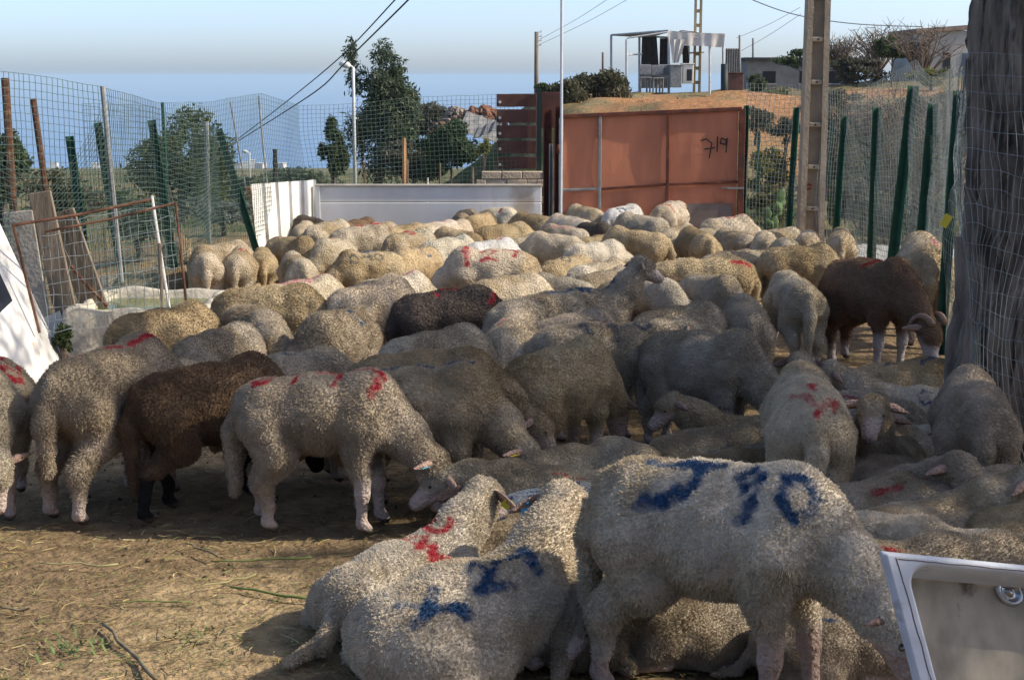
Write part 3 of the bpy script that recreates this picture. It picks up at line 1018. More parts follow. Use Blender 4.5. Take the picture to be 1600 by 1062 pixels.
def paint_stroke(lines, w, yoff, parent, name, material, org):
    m2 = MB()
    for k0, ln in enumerate(lines):
        for k_ in range(len(ln) - 1):
            a, b = Vector(ln[k_]) - org, Vector(ln[k_ + 1]) - org
            a.y = b.y = yoff - .0006 * k0 - .0003 * (k_ % 2)
            d = (b - a).normalized()
            s_ = Vector((-d.z, 0, d.x)) * w
            m2.add([a - s_ - d * w * .5, b - s_ + d * w * .5, b + s_ + d * w * .5, a + s_ - d * w * .5], [(0, 1, 2, 3)])
    return m2.build(name, material, parent)


num = [[(1095, 220), (1103, 217), (1112, 224), (1108, 247)], [(1101, 233), (1116, 231)], [(1121, 214), (1120, 237)], [(1135, 219), (1127, 216), (1125, 224), (1133, 226), (1136, 216), (1134, 238)]]
paint_stroke([[at(x, y, GD) for x, y in ln] for ln in num], .007, -.016, gt, 'painted_number', INK, go_)

for k_, (px0, px1, yt_, yb_, d, mt, lab) in enumerate([(849, 862, 170, 372, 18.25, RUSTR, 'dark rusty steel post beside the pale bricks'), (866, 876, 165, 372, 18.15, RUSTR, 'second dark steel post on the hinge side of the gate'), (858, 864, 225, 372, 18.05, GREYM, 'short grey bar between the two dark gate posts')]):
    xA, xB = at(px0, 200, d).x, at(px1, 200, d).x
    o = root('gate_post', ((xA + xB) / 2, d, 0), lab, 'post')
    h_ = at(px0, yt_, d).z
    m_ = MB()
    m_.box((0, 0, h_ / 2), (xB - xA, .012, h_))
    m_.box(((xA - xB) / 2 + .006, -.045, h_ / 2), (.012, .078, h_ - .002))
    m_.box((-(xA - xB) / 2 - .006, -.045, h_ / 2), (.012, .078, h_ - .004))
    m_.build('channel', mt, o)
o = root('thin_pole', (at(876, 300, 17.75).x, 17.75, 0), 'thin white upright pole at the hinge side of the gate', 'pole')
MB().tube([(0, 0, -.05), (0.005, 0, 1.5), (-.004, 0, 4.2)], [.017, .016, .015], 8).build('tube', mat('pale_pole', (.55, .56, .58), rough=.5, var=.1), o)

# fence by the road: green angle posts, net, wooden post
rf = root('wire_fence', (3.1, 13, 0), 'tall wire-net fence on green angle-iron posts beside the concrete pole', 'fence')
rfo = Vector((3.1, 13, 0))
rposts = [(1165, 165, 17.95, .045), (1243, 168, 17.3, .05), (1318, 182, 16.2, .052), (1368, 168, 15.0, .062), (1424, 134, 13.8, .07), (1455, 162, 12.9, .066), (1495, 142, 11.3, .055)]
lean_ = [0, -.06, -.07, .0, -.16, -.08, -.05]
for (px, yt_, d, w_), ln in zip(rposts, lean_):
    t_ = at(px, yt_, d)
    m_ = MB()
    angle_post(m_, (t_.x + ln, d, -.1), t_, w_, .007)
    sub(m_, 'post', GREENP, rf)
path = [(*at(px, 200, d).xy, .02, at(px, yt_ - 12, d).z + .06) for px, yt_, d, w_ in rposts]
path += [(3.05, 10.3, .02, 1.9), (2.75, 9.0, .02, 1.95), (2.45, 8.05, .02, 1.95), (2.24, 7.45, .02, 2.0), (2.26, 7.2, .02, 2.0), (2.45, 6.6, .02, 2.0), (2.75, 5.2, .02, 2.0)]
pl = [(x - rfo.x, y - rfo.y, a_, b_ + .1) for x, y, a_, b_ in path]
net('netting', pl[:7], .055, .0019, WIREL, rf, .05, 31, jit=.006)
net('near_netting', pl[6:], .045, .0012, WIREL, rf, .09, 37, cellz=.085, jit=.022)
pl2 = [(x - rfo.x + .04, y - rfo.y + .05, a_, b_ * .8) for x, y, a_, b_ in path]
net('second_netting', pl2[2:8], .05, .0017, WIREG, rf, .09, 41, jit=.01)
m_ = MB()
a, b = at(1512, 575, 8.9), at(1506, 368, 8.9)
a.z = -.05
m_.tube([a, a.lerp(b, .5) + Vector((.01, 0, 0)), b], [.062, .058, .055], 9)
sub(m_, 'wooden_post', WOOD, rf)
m_ = MB()
m_.box((at(1478, 345, 10.6).x, 10.6, at(1478, 345, 10.6).z), (.055, .006, .09), Matrix.Rotation(.5, 3, 'Y'))
sub(m_, 'yellow_scrap', mat('yellow_plastic', (.62, .50, .05), rough=.5, var=.15), rf)
bf = root('wire_fence', (at(1200, 300, 22).x, 22, 0), 'rear wire-net fence below the earth bank with thin green posts', 'fence')
bfo = bf.location.copy()
for px, yt_ in [(1186, 205), (1300, 190), (1420, 170), (1240, 200)]:
    t_ = at(px, yt_, 22)
    sub(MB().bar((t_.x, 22, -.3), t_, .035), 'post', GREENP, bf)
path = [(*at(px, 200, 22).xy, -.2, at(px, y_, 22).z) for px, y_ in [(1168, 140), (1240, 140), (1300, 140), (1400, 120), (1520, 100)]]
net('netting', [(x - bfo.x, y - bfo.y, a_, b_) for x, y, a_, b_ in path], .07, .0024, WIREG, bf, .08, 45)

# ground strip of pale road seen past the fence foot
rp = on_height(1400, 388, .02)
link('road', np_mesh('road', np.array([(3.3, 17.4, .012), (7.5, 14.2, .012), (8.2, 16.0, .012), (3.9, 19.0, .012)]), [(0, 1, 2, 3)], mat('pale_road', (.42, .40, .37), rough=.95, var=.15, scale=4, bump=.3)), kind='structure')

# concrete utility pole with recessed panels
PD = 16.8
pc = root('utility_pole', (at(1268, 300, PD).x, PD, 0), 'tall concrete utility pole with a ladder of recessed panels', 'pole')
CP_ = mat('pole_concrete', (.36, .29, .21), rough=.95, var=.18, scale=5, bump=.4, bscale=30, c2=(.25, .18, .12), c2_at=.60)


def pole_w(z):
    return .275 - .012 * z


z_top = 7.5
for s_ in (-1, 1):
    m_ = MB()
    vs_ = []
    for z in (-.1, z_top):
        w_ = pole_w(z) / 2
        xo, xi = s_ * w_, s_ * (w_ - .062)
        a_, b_ = min(xo, xi), max(xo, xi)
        vs_ += [(a_, -.10, z), (b_, -.10, z), (b_, .10, z), (a_, .10, z)]
    m_.add(vs_, [(3, 2, 1, 0), (4, 5, 6, 7), (0, 1, 5, 4), (1, 2, 6, 5), (2, 3, 7, 6), (3, 0, 4, 7)])
    m_.build('flange', CP_, pc)
m_ = MB()
w0_, w1_ = pole_w(0) / 2 - .06, pole_w(z_top) / 2 - .06
m_.add([(-w0_, -.035, -.1), (w0_, -.035, -.1), (w0_, .035, -.1), (-w0_, .035, -.1), (-w1_, -.035, z_top), (w1_, -.035, z_top), (w1_, .035, z_top), (-w1_, .035, z_top)], [(3, 2, 1, 0), (4, 5, 6, 7), (0, 1, 5, 4), (1, 2, 6, 5), (2, 3, 7, 6), (3, 0, 4, 7)])
m_.build('web', CP_, pc)
z0_ = at(1268, 325, PD).z
for k_ in range(15):
    z = z0_ + k_ * .452
    if z < z_top - .1:
        w_ = pole_w(z) - .122
        c_ = MB().box((0, -.064, z), (w_, .060, .055), None, .01).build('crosspiece', CP_, pc)
        m_ = MB().tube([(0, -.090, z), (0, -.096, z)], .011, 8)
        m_.build('bolt_hole', mat('dark_hole', (.02, .018, .016), rough=1, var=0), c_)
pn = [[(1258, 292), (1264, 288), (1268, 290)], [(1260, 297), (1267, 294)]]
paint_stroke([[at(x, y, PD - .04) for x, y in ln] for ln in pn], .010, -.0365, pc, 'red_paint_mark', mat('red_mark', (.35, .05, .03), rough=.8, var=.2), pc.location.copy())

# ------------------------------------------------------------------ on the bank: ragged shelter and its clutter
SD = 56.0
GREYW = mat('old_white_pipe', (.50, .50, .50), rough=.6, var=.15)
CANV = mat('old_canvas', (.62, .58, .52), rough=.95, var=.15, scale=2, c2=(.38, .34, .30), c2_at=.58)
DCLOTH = mat('dark_cloth', (.045, .036, .032), rough=.95, var=.3)
sh = root('shelter', at(1045, 155, SD), 'ragged pipe-frame shelter with torn canvas roof on top of the earth bank', 'shelter')
sho = sh.location.copy()
A_ = lambda px, py, d=SD: at(px, py, d) - sho
for px, y0_, y1_, d in [(955, 55, 132, SD + 2.2), (979, 62, 162, SD), (999, 58, 140, SD + 2.0), (1045, 50, 152, SD), (1076, 60, 120, SD + 2.2), (1109, 66, 148, SD), (1130, 64, 130, SD + 2.0)]:
    MB().tube([A_(px, y0_, d), A_(px, y1_ + 6, d)], .045, 7).build('pole', GREYW, sh)
for a, b in [((955, 55, SD + 2.2), (1045, 48, SD)), ((979, 60, SD), (1045, 50, SD)), ((955, 55, SD + 2.2), (999, 57, SD + 2)), ((999, 57, SD + 2), (1130, 62, SD + 2)), ((1045, 50, SD), (1109, 64, SD)), ((979, 86, SD), (1003, 85, SD + .8)), ((1060, 84, SD + 2.0), (1100, 82, SD + 2))]:
    MB().tube([A_(*a), A_(*b)], .035, 6).build('rail', GREYW, sh)


def cloth(corners, nu, nv_, sag, fold, seed, name, material, parent, th=.012):
    rnd_ = random.Random(seed)
    c00, c10, c11, c01 = [Vector(c) for c in corners]
    n_ = (c10 - c00).cross(c01 - c00).normalized()
    vs_, fs = [], []
    p1, p2 = rnd_.uniform(0, 6), rnd_.uniform(0, 6)
    for s_ in (0, 1):
        for i in range(nu):
            for j in range(nv_):
                u, v = i / (nu - 1), j / (nv_ - 1)
                p = c00.lerp(c10, u).lerp(c01.lerp(c11, u), v)
                p = p + n_ * (fold * (math.sin(u * 14 + p1 + v * 2) + .6 * math.sin(u * 31 + p2)) * (.3 + .7 * v) + s_ * th) + Vector((0, 0, -sag * math.sin(math.pi * u) * math.sin(math.pi * v) - sag * .5 * v * (math.sin(u * 9 + p1) > 0.2)))
                vs_.append(p)
    for s_ in (0, 1):
        o_ = s_ * nu * nv_
        for i in range(nu - 1):
            for j in range(nv_ - 1):
                f = (o_ + i * nv_ + j, o_ + (i + 1) * nv_ + j, o_ + (i + 1) * nv_ + j + 1, o_ + i * nv_ + j + 1)
                fs.append(f if s_ else f[::-1])
    return MB().add(vs_, fs).build(name, material, parent, True)


cloth([A_(1040, 49), A_(1133, 54, SD + .3), A_(1133, 52, SD + 2.2), A_(1040, 47, SD + 2.2)], 26, 8, .18, .02, 1, 'canvas_roof', CANV, sh)
cloth([A_(1042, 50, SD - .05), A_(1133, 53, SD - .05), A_(1131, 74, SD - .05), A_(1046, 70, SD - .05)], 34, 8, .02, .05, 2, 'canvas_valance', CANV, sh)
cloth([A_(1047, 62, SD - .12), A_(1072, 62, SD - .12), A_(1060, 98, SD - .12), A_(1051, 99, SD - .12)], 18, 10, .0, .07, 3, 'canvas_curtain', CANV, sh)
cloth([A_(956, 55, SD + 2.1), A_(1045, 48, SD + .1), A_(1045, 50, SD + 2.1), A_(1000, 57, SD + 2.2)], 16, 8, .1, .01, 4, 'side_canvas', mat('grey_canvas', (.34, .33, .31), rough=.95, var=.2), sh)
cloth([A_(1003, 58, SD + 1.4), A_(1026, 58, SD + 1.4), A_(1030, 112, SD + 1.4), A_(1001, 112, SD + 1.4)], 18, 10, .0, .05, 5, 'dark_curtain', DCLOTH, sh)
cloth([A_(1031, 60, SD + 1.5), A_(1045, 60, SD + 1.5), A_(1044, 110, SD + 1.5), A_(1030, 110, SD + 1.5)], 12, 10, .0, .05, 6, 'dark_curtain', DCLOTH, sh)
cloth([A_(1066, 68, SD + 1.5), A_(1074, 68, SD + 1.5), A_(1078, 108, SD + 1.5), A_(1067, 108, SD + 1.5)], 10, 8, .0, .04, 7, 'dark_curtain', DCLOTH, sh)
cloth([A_(1000, 111, SD + 1.5), A_(1046, 110, SD + 1.5), A_(1046, 138, SD + 1.5), A_(1000, 138, SD + 1.5)], 14, 6, .0, .04, 8, 'back_screen', mat('worn_screen', (.24, .21, .18), rough=.95, var=.3), sh)


def crate(name, px0, px1, y0_, y1_, d, depth, mt, lab, cat, door=None, bev=.02):
    a, b = at(px0, y1_, d), at(px1, y0_, d)
    o = root(name, ((a.x + b.x) / 2, d + depth / 2, a.z), lab, cat)
    w_, h_ = b.x - a.x, b.z - a.z
    MB().box((0, 0, h_ / 2), (w_, depth, h_), None, bev).build('body', mt, o)
    MB().box((0, 0, h_ + .02), (w_ + .06, depth + .06, .04), None, .01).build('top', mt, o)
    if door:
        MB().box((w_ * .1, -depth / 2 - .006, h_ * .45), (w_ * .5, .012, h_ * .6), None, .004).build('opening', door, o)
    return o


DK = mat('dark_opening', (.03, .03, .032), rough=.8, var=.2)
crate('cabinet', 1047, 1066, 103, 137, 55.2, .8, GREYM, 'grey metal cabinet under the torn canvas curtain', 'cabinet')
crate('cabinet', 1067, 1084, 101, 131, 55.8, .7, WHITEP, 'white cabinet with a dark opening beside the lattice pole', 'cabinet', DK)
crate('metal_box', 1137, 1162, 115, 141, 54.0, 1.0, BROWNM, 'brown metal box on the bank edge beside the dark post', 'box')
crate('metal_box', 1116, 1164, 151, 170, 52.0, .8, mat('slate_box', (.10, .075, .075), rough=.7, var=.2), 'wide slate-brown metal box lying just above the gate', 'box')
cr = root('corrugated_sheet', at(1144, 118, 57.5), 'upright grey corrugated sheet at the end of the shelter', 'panel')
cro = cr.location.copy()
a, b = at(1133, 118, 57.5) - cro, at(1155, 118, 57.5) - cro
zt = (at(1144, 76, 57.5) - cro).z
vs_, fs = [], []
for k_ in range(25):
    f = k_ / 24
    p_ = a.lerp(b, f) + Vector((0, .03 * math.sin(k_ * 1.57), 0))
    vs_ += [p_, p_ + Vector((0, 0, zt)), p_ + Vector((0, .01, 0)), p_ + Vector((0, .01, zt))]
for k_ in range(24):
    i = k_ * 4
    fs += [(i, i + 4, i + 5, i + 1), (i + 3, i + 7, i + 6, i + 2), (i + 1, i + 5, i + 7, i + 3)]
MB().add(vs_, fs).build('sheet', GREYM, cr)
for k_, (px, y0_, y1_, d, r_, mt, lab) in enumerate([(1132, 100, 168, 51.0, .13, mat('dark_green_drum', (.02, .03, .03), rough=.6, var=.2), 'thick dark post on the bank above the gate'), (1156, 55, 120, 57, .05, GREYM, 'thin grey stake at the end of the shelter'), (1177, 60, 105, 70, .06, GREYM, 'thin far stake beyond the shelter'), (942, 82, 118, 62, .05, TWIG, 'short stake in the bush beside the shelter'), (913, 140, 175, 50, .05, GREYM, 'grey stake in front of the olive bush')]):
    a, b = at(px, y1_, d), at(px, y0_, d)
    o = root('stake', a, lab, 'stake')
    MB().tube([(0, 0, -.3), b - a], [r_, r_ * .9], 8).build('shaft', mt, o, True)
# clutter under the shelter
CL = mat('clutter', (.30, .28, .26), rough=.8, var=.5, scale=3)
for k_, (px, py, d) in enumerate([(1008, 140, 55.5), (1018, 141, 55.7), (1028, 141, 55.4), (1038, 140, 55.6)]):
    c = at(px, py, d)
    o = root('old_chair', c, ['grey metal chair under the shelter, first of a row of four', 'grey metal chair under the shelter, second of a row of four', 'grey metal chair under the shelter, third of a row of four', 'grey metal chair under the shelter, last of a row of four'][k_], 'chair', 'old chairs under the shelter')
    MB().box((0, 0, .42), (.40, .40, .04), None, .01).build('seat', GREYM, o)
    MB().box((0, .20, .70), (.40, .03, .36), None, .01).build('backrest', GREYM, o)
    for sx in (-.17, .17):
        for sy in (-.17, .17):
            MB().tube([(sx, sy, -.1), (sx, sy, .42)], .018, 6).build('leg', GREYM, o)

# lattice pole behind the shelter, wooden pole, street lamps, stakes
LP = mat('lattice_concrete', (.30, .23, .12), rough=.9, var=.25, scale=4)
o = root('lattice_pole', at(1089, 118, 58), 'slim ochre pole with ladder slots rising behind the shelter', 'pole')
for s_ in (-1, 1):
    MB().box((s_ * .10, 0, 3.6), (.075, .2, 11.2)).build('side_bar', LP, o)
for k_ in range(20):
    MB().box((0, 0, -1.3 + k_ * .52), (.125, .16, .12)).build('rung', LP, o)
o = root('wooden_pole', at(838, 160, 62), 'old wooden pole with small insulators above the brown slats', 'pole')
MB().tube([(0, 0, -1), (0, 0, at(838, 50, 62).z - at(838, 160, 62).z)], [.10, .08], 9).build('shaft', WOOD, o, True)
for k_ in range(4):
    MB().tube([(.09, 0, 2.75 - k_ * .17), (.2, 0, 2.75 - k_ * .17), (.2, 0, 2.83 - k_ * .17)], .03, 6).build('insulator', WHITEP, o)
LAMPM = mat('lamp_metal', (.55, .55, .53), rough=.5, var=.1)
for k_, (px, yh, yb_, d, w_, lean, mt, lab) in enumerate([(555, 103, 300, 45, .055, 0, LAMPM, 'tall grey street lamp in front of the eucalyptus'), (566, 186, 300, 52, .05, .25, WOODO, 'shorter street lamp on a brownish leaning pole beside the tall one'), (392, 238, 320, 85, .06, 0, LAMPM, 'small far street lamp above the corrugated sheet')]):
    a, b = at(px, yb_, d), at(px, yh, d)
    o = root('street_lamp', a, lab, 'street lamp', 'street lamps on the slope')
    h_ = b.z - a.z
    MB().tube([(lean, 0, -1.5), (0, 0, h_ * .6), (0, 0, h_ - .03)], [w_, w_ * .9, w_ * .8], 9).build('pole', mt, o, True)
    MB().tube([(0, 0, h_ - .05), (-.12, 0, h_ + .02), (-.2, 0, h_ + .03)], .03, 7).build('arm', LAMPM, o, True)
    m_ = MB()
    m_.tube([(-.08, 0, h_ - .01), (-.15, 0, h_ + .01), (-.30, 0, h_ + .05), (-.40, 0, h_ + .06)], [.05, .10, .095, .04], 10)
    m_.build('lamp_head', mat('lamp_glass', (.66, .66, .62), rough=.35, var=.08), o, True)
for k_, (px, yt_, d, w_, mt, lab) in enumerate([(631, 216, 20.5, .055, WOODO, 'split orange-brown stake behind the white panel'), (429, 233, 20.0, .06, mat('tarred_wood', (.03, .025, .022), rough=.9, var=.3), 'dark square stake behind the corrugated sheet'), (636, 250, 20.4, .03, WOOD, 'thin stake leaning on the split stake'), (687, 255, 22, .03, TWIG, 'dark thin stake near the green bush'), (738, 262, 20, .04, TWIG, 'short dark stake beside the pale bricks'), (668, 278, 20.5, .02, WHITEP, 'little white peg behind the white panel')]):
    t_ = at(px, yt_, d)
    gz = ground_h(t_.x, t_.y)
    o = root('stake', (t_.x, t_.y, gz - .2), lab, 'stake')
    m_ = MB()
    m_.tube([(.03 if k_ == 2 else 0, 0, 0), (0, 0, (t_.z - gz + .2) * .6), (.005, 0, t_.z - gz + .2)], [w_ * .7, w_ * .62, w_ * .5], 6)
    m_.build('shaft', mt, o)

# hinges and bolt of the gate
for z_ in (.35, 1.2):
    MB().tube([(gx[0] - .05, -.05, z_ - .05), (gx[0] - .05, -.05, z_ + .05)], .018, 8).build('hinge', RUSTR, gt, True)
m_ = MB()
m_.bar((gx[3] - .18, -.05, .75), (gx[3] + .07, -.05, .75), .022)
m_.bar((gx[3] - .12, -.05, .75), (gx[3] - .12, -.10, .75), .016)
m_.build('bolt', GREYM, gt)
# cables
CABLE = mat('black_cable', (.03, .032, .036), rough=.6, var=.1)


def cable(pts, r_, lab):
    o = root('cable', pts[0], lab, 'cable', 'overhead cables')
    P_ = [Vector(p) - Vector(pts[0]) for p in pts]
    sm = []
    for i in range(len(P_) - 1):
        for q in range(6):
            t_ = q / 6
            p0, p1, p2, p3 = P_[max(i - 1, 0)], P_[i], P_[i + 1], P_[min(i + 2, len(P_) - 1)]
            sm.append(.5 * ((2 * p1) + (p2 - p0) * t_ + (2 * p0 - 5 * p1 + 4 * p2 - p3) * t_ * t_ + (3 * p1 - p0 - 3 * p2 + p3) * t_ ** 3))
    sm.append(P_[-1])
    MB().tube(sm, r_, 5).build('line', CABLE, o, True)


cable([at(352, 232, 62), at(440, 165, 52), at(532, 89, 43), at(620, -3, 34), at(700, -90, 28)], .017, 'upper of the two thick cables crossing above the sea')
cable([at(352, 233, 62), at(440, 178, 52), at(500, 138, 46), at(532, 106, 43), at(560, 77, 40), at(641, -3, 33), at(720, -85, 28)], .020, 'lower kinked thick cable crossing above the sea')
cable([at(1120, -28, 40), at(1180, 2, 42), at(1250, 25, 44), at(1340, 38, 47), at(1440, 42, 50)], .014, 'thin cable sagging behind the top of the concrete pole')
for k_, (x0, y0_, x1, y1_) in enumerate([(843, 62, 960, -8), (843, 70, 990, -6), (1135, 92, 1252, 22), (1150, 60, 1250, 12)]):
    cable([at(x0, y0_, 62), at((x0 + x1) / 2, (y0_ + y1_) / 2 + 3, 55), at(x1, y1_, 48)], .007, ['faint wire rising from the old wooden pole, upper one', 'faint wire rising from the old wooden pole, lower one', 'faint wire between shelter and concrete pole, lower one', 'faint wire between shelter and concrete pole, upper one'][k_])

# houses on the hill
BLOCK = mat('grey_block_wall', (.26, .25, .23), rough=.95, var=.2, scale=3, bump=.4, bscale=12)
a, b = at(1168, 140, 60), at(1335, 95, 60)
o = root('low_house', ((a.x + b.x) / 2, 62, a.z - .3), 'long low grey block house with dark flat roof behind the shelter', 'house')
w_, h_ = b.x - a.x, b.z - a.z + .3
MB().box((0, 0, h_ / 2), (w_, 4, h_)).build('wall', BLOCK, o)
MB().box((0, 0, h_ + .06), (w_ + .3, 4.3, .12)).build('roof', mat('dark_roof', (.05, .05, .055), rough=.9, var=.2), o)
for fx in (-.3, .05, .3):
    f = MB().box((w_ * fx, -2.01, h_ * .55), (.5, .03, .45)).build('window', DK, o)
    MB().box((w_ * fx, -2.035, h_ * .55 - .26), (.6, .06, .05)).build('sill', CONC, f)
a, b = at(1432, 150, 58), at(1530, 48, 58)
o = root('white_house', ((a.x + b.x) / 2, 60, a.z - .3), 'pale rendered house with a sloping tiled edge at the hill top', 'house')
w_, h_ = b.x - a.x, b.z - a.z + .3
MB().box((0, 0, h_ / 2), (w_, 4, h_)).build('wall', mat('pale_render', (.42, .40, .36), rough=.95, var=.1, scale=1.5, c2=(.42, .39, .34), c2_at=.62), o)
MB().box((0, 0, h_ + .07), (w_ + .3, 4.4, .16), Matrix.Rotation(-.07, 3, 'Y')).build('roof', mat('tile_edge', (.30, .22, .17), rough=.9, var=.3, scale=8), o)
f = MB().box((-.05, -2.01, h_ * .55), (.28, .03, .8)).build('window', DK, o)
MB().box((-.05, -2.035, h_ * .55 - .43), (.38, .06, .05)).build('sill', CONC, f)
f = MB().box((.75, -2.01, h_ * .6), (.45, .03, .5)).build('window', mat('blue_pane', (.10, .13, .16), rough=.3, var=.1), o)
MB().box((.75, -2.035, h_ * .6 - .28), (.55, .06, .05)).build('sill', CONC, f)

# rubble and old roof sheets on the slope
TERR = mat('terracotta', (.22, .10, .06), rough=.9, var=.35, scale=5)
for k_, (px, py, d, sx, sz, mt, lab) in enumerate([(755, 182, 47, .95, .38, TERR, 'heap of orange earth and broken tiles beside the brown slats'), (715, 184, 48, .55, .42, mat('pale_rubble', (.24, .19, .155), rough=.95, var=.4, scale=5), 'pale rubble heap next to the orange earth')]):
    rnd = random.Random(k_ + 70)
    c = at(px, py, d)
    o = root('rubble_heap', c, lab, 'rubble')
    o['kind'] = 'stuff'
    m_ = MB()
    for q in range(90):
        u, v = rnd.gauss(0, .45), rnd.gauss(0, .4)
        z = sz * (math.exp(-(u * u + v * v) * 1.6) * 1.4 - .7)
        s_ = rnd.uniform(.06, .2)
        m_.box((u * sx, v * sx, z), (s_ * 1.5, s_, s_ * .7), Matrix.Rotation(rnd.uniform(0, 3), 3, (rnd.random(), rnd.random(), 1)), s_ * .1)
    mm_ = m_.build('heap', mt, o)
for k_, (x0, y0_, x1, y1_, d, lab) in enumerate([(722, 190, 778, 208, 42, 'upper grey roof sheet lying on the slope beside the slats'), (738, 218, 778, 202, 40, 'lower grey roof sheet propped on the slope beside the slats'), (724, 206, 776, 222, 41, 'middle grey roof sheet lying on the slope beside the slats')]):
    a, b = at(x0, y0_, d), at(x1, y1_, d)
    o = root('roof_sheet', a, lab, 'roof sheet')
    vs_, fs = [], []
    wv = Vector((.1, .9, .25))
    for q in range(13):
        f = q / 12
        p_ = (b - a) * f + Vector((0, 0, .02 * math.sin(q * 1.57)))
        vs_ += [p_, p_ + wv, p_ - Vector((0, 0, .012)), p_ + wv - Vector((0, 0, .012))]
    for q in range(12):
        i = q * 4
        fs += [(i, i + 4, i + 5, i + 1), (i + 2, i + 3, i + 7, i + 6), (i, i + 2, i + 6, i + 4)]
    MB().add(vs_, fs).build('sheet', mat('fibre_cement', (.17, .165, .16), rough=.9, var=.2, scale=4), o)

# pale buildings of the town on the coast
TOWN = mat('far_white_wall', (.62, .60, .56), rough=.9, var=.08)
rnd = random.Random(12)
for k_, (px, py, d, w_, h_) in enumerate([(372, 268, 900, 4.4, 2.8), (384, 270, 860, 3.9, 3.3), (396, 266, 940, 3.3, 5.0), (408, 270, 880, 5.0, 2.8), (318, 272, 800, 5.0, 3.3), (300, 270, 820, 3.9, 2.8), (440, 272, 840, 4.4, 2.8), (150, 268, 860, 4.4, 2.8), (205, 270, 840, 5.0, 2.8), (85, 268, 900, 4.4, 3.3)]):
    c = at(px, py + 6, d)
    c.z = ground_h(c.x, c.y)
    o = root('town_house', c, ['tiny pale house by the sea above the batten of the corrugated sheet', 'tiny pale house by the sea just above the corrugated sheet', 'tallest of the tiny pale houses by the sea', 'tiny pale house by the sea next to the dark square stake', 'tiny pale house by the sea behind the broad olive-green tree', 'tiny pale house by the sea at the trunk of the broad tree', 'tiny pale house by the sea behind the dark young tree', 'tiny pale house by the sea between the green posts', 'tiny pale house by the sea beside the broad olive-green tree', 'tiny pale house by the sea behind the rusty posts'][k_], 'house', 'houses of the town by the sea', rnd.uniform(-.5, .5))
    MB().box((0, 0, h_ / 2), (w_, 5, h_)).build('wall', TOWN, o)
    MB().box((0, 0, h_ + .2), (w_ + .3, 5.3, .25)).build('roof', TOWN, o)

# ------------------------------------------------------------------ straw, litter, dry grass
rng = np.random.default_rng(77)
n_s = 60000
sx_ = rng.uniform(-4.0, 2.6, n_s)
sy_ = 4.0 + 7.5 * rng.random(n_s) ** 1.3
near = rng.random(n_s)
keep = vnoise(np.stack([sx_, sy_ * .6, sx_ * 0], 1), 1.6, 31) * .7 + near * .45 > .38
sx_, sy_ = sx_[keep], sy_[keep]
n_s = len(sx_)
an = rng.normal(.1, 1.0, n_s)
Ls = .012 + .11 * rng.random(n_s) ** 3.0
wd = .0009 + .0014 * rng.random(n_s)
pp = np.stack([sx_, sy_, np.zeros(n_s)], 1)
zg = (vnoise(pp, 1.1, 5) - .5) * .05 + (vnoise(pp, 4.0, 6) - .5) * .022 - .01
pp[:, 2] = zg + .006 + .012 * rng.random(n_s)
dv = np.stack([np.cos(an), np.sin(an), rng.normal(0, .10, n_s)], 1) * Ls[:, None]
sv = np.stack([-np.sin(an), np.cos(an), rng.normal(0, .6, n_s)], 1)
sv /= np.linalg.norm(sv, axis=1)[:, None]
sv *= wd[:, None]
bend = np.stack([-np.sin(an), np.cos(an), np.abs(rng.normal(0, .3, n_s))], 1) * (Ls * rng.normal(0, .10, n_s))[:, None]
Vs = np.stack([pp - dv * .5 - sv, pp - dv * .5 + sv, pp + bend + sv, pp + bend - sv, pp + dv * .5 + sv * .5, pp + dv * .5 - sv * .5], 1).reshape(-1, 3)
bi = np.arange(n_s)[:, None] * 6
Qs = np.concatenate([bi + np.array([[0, 3, 2, 1]]), bi + np.array([[3, 5, 4, 2]])])
tn = np.array([(.42, .32, .13), (.34, .24, .10), (.22, .15, .07), (.26, .25, .10), (.16, .18, .06), (.50, .40, .20)])
cs2 = tn[rng.integers(0, len(tn), n_s)] * (.6 + .6 * rng.random((n_s, 1)))
o = link('straw', np_mesh('straw', Vs, Qs, attr_mat('straw_stalk', rough=.8, spec=.2), False, np.repeat(cs2, 6, 0)), kind='stuff')
o['label'] = 'trampled straw and hay scattered over the bare earth'
o['category'] = 'straw'
# longer stalks that can be told apart
STK = mat('pale_stalk', (.36, .32, .15), rough=.8, var=.3, scale=20)
STKG = mat('green_stalk', (.16, .20, .06), rough=.8, var=.3, scale=20)
STICK = mat('stick_bark', (.20, .165, .10), rough=.9, var=.4, scale=20)
for k_, (a, b, r_, mt, lab) in enumerate([((160, 975), (245, 1066), .013, STICK, 'bare stick lying on the earth near the picture corner'), ((310, 920), (398, 900), .006, STK, 'pale straw stalk pointing at the red-marked lying sheep'), ((360, 918), (480, 938), .009, STKG, 'green stalk lying behind the stretched tail'), ((330, 878), (490, 874), .007, STKG, 'long green stalk lying across the sunny earth'), ((60, 880), (180, 885), .006, STK, 'straw stalk in the sunlit patch of earth'), ((170, 945), (300, 940), .005, STKG, 'thin green stalk in the middle of the bare earth'), ((290, 850), (340, 870), .007, STICK, 'short twig below the black legs'), ((0, 950), (50, 953), .008, STICK, 'short twig by the picture edge')]):
    A, B = on_height(*a, .012), on_height(*b, .012)
    o = root('stalk', A, lab, 'stalk')
    rr_ = random.Random(k_)
    pts = [Vector((0, 0, .004))]
    for q in range(1, 7):
        pts.append((B - A) * q / 6 + Vector((rr_.uniform(-.012, .012), rr_.uniform(-.012, .012), rr_.uniform(.0, .012))))
    MB().tube(pts, [r_ * .62 * (.7 + .5 * q / 6) for q in range(7)], 6).build('stem', mt, o, True)
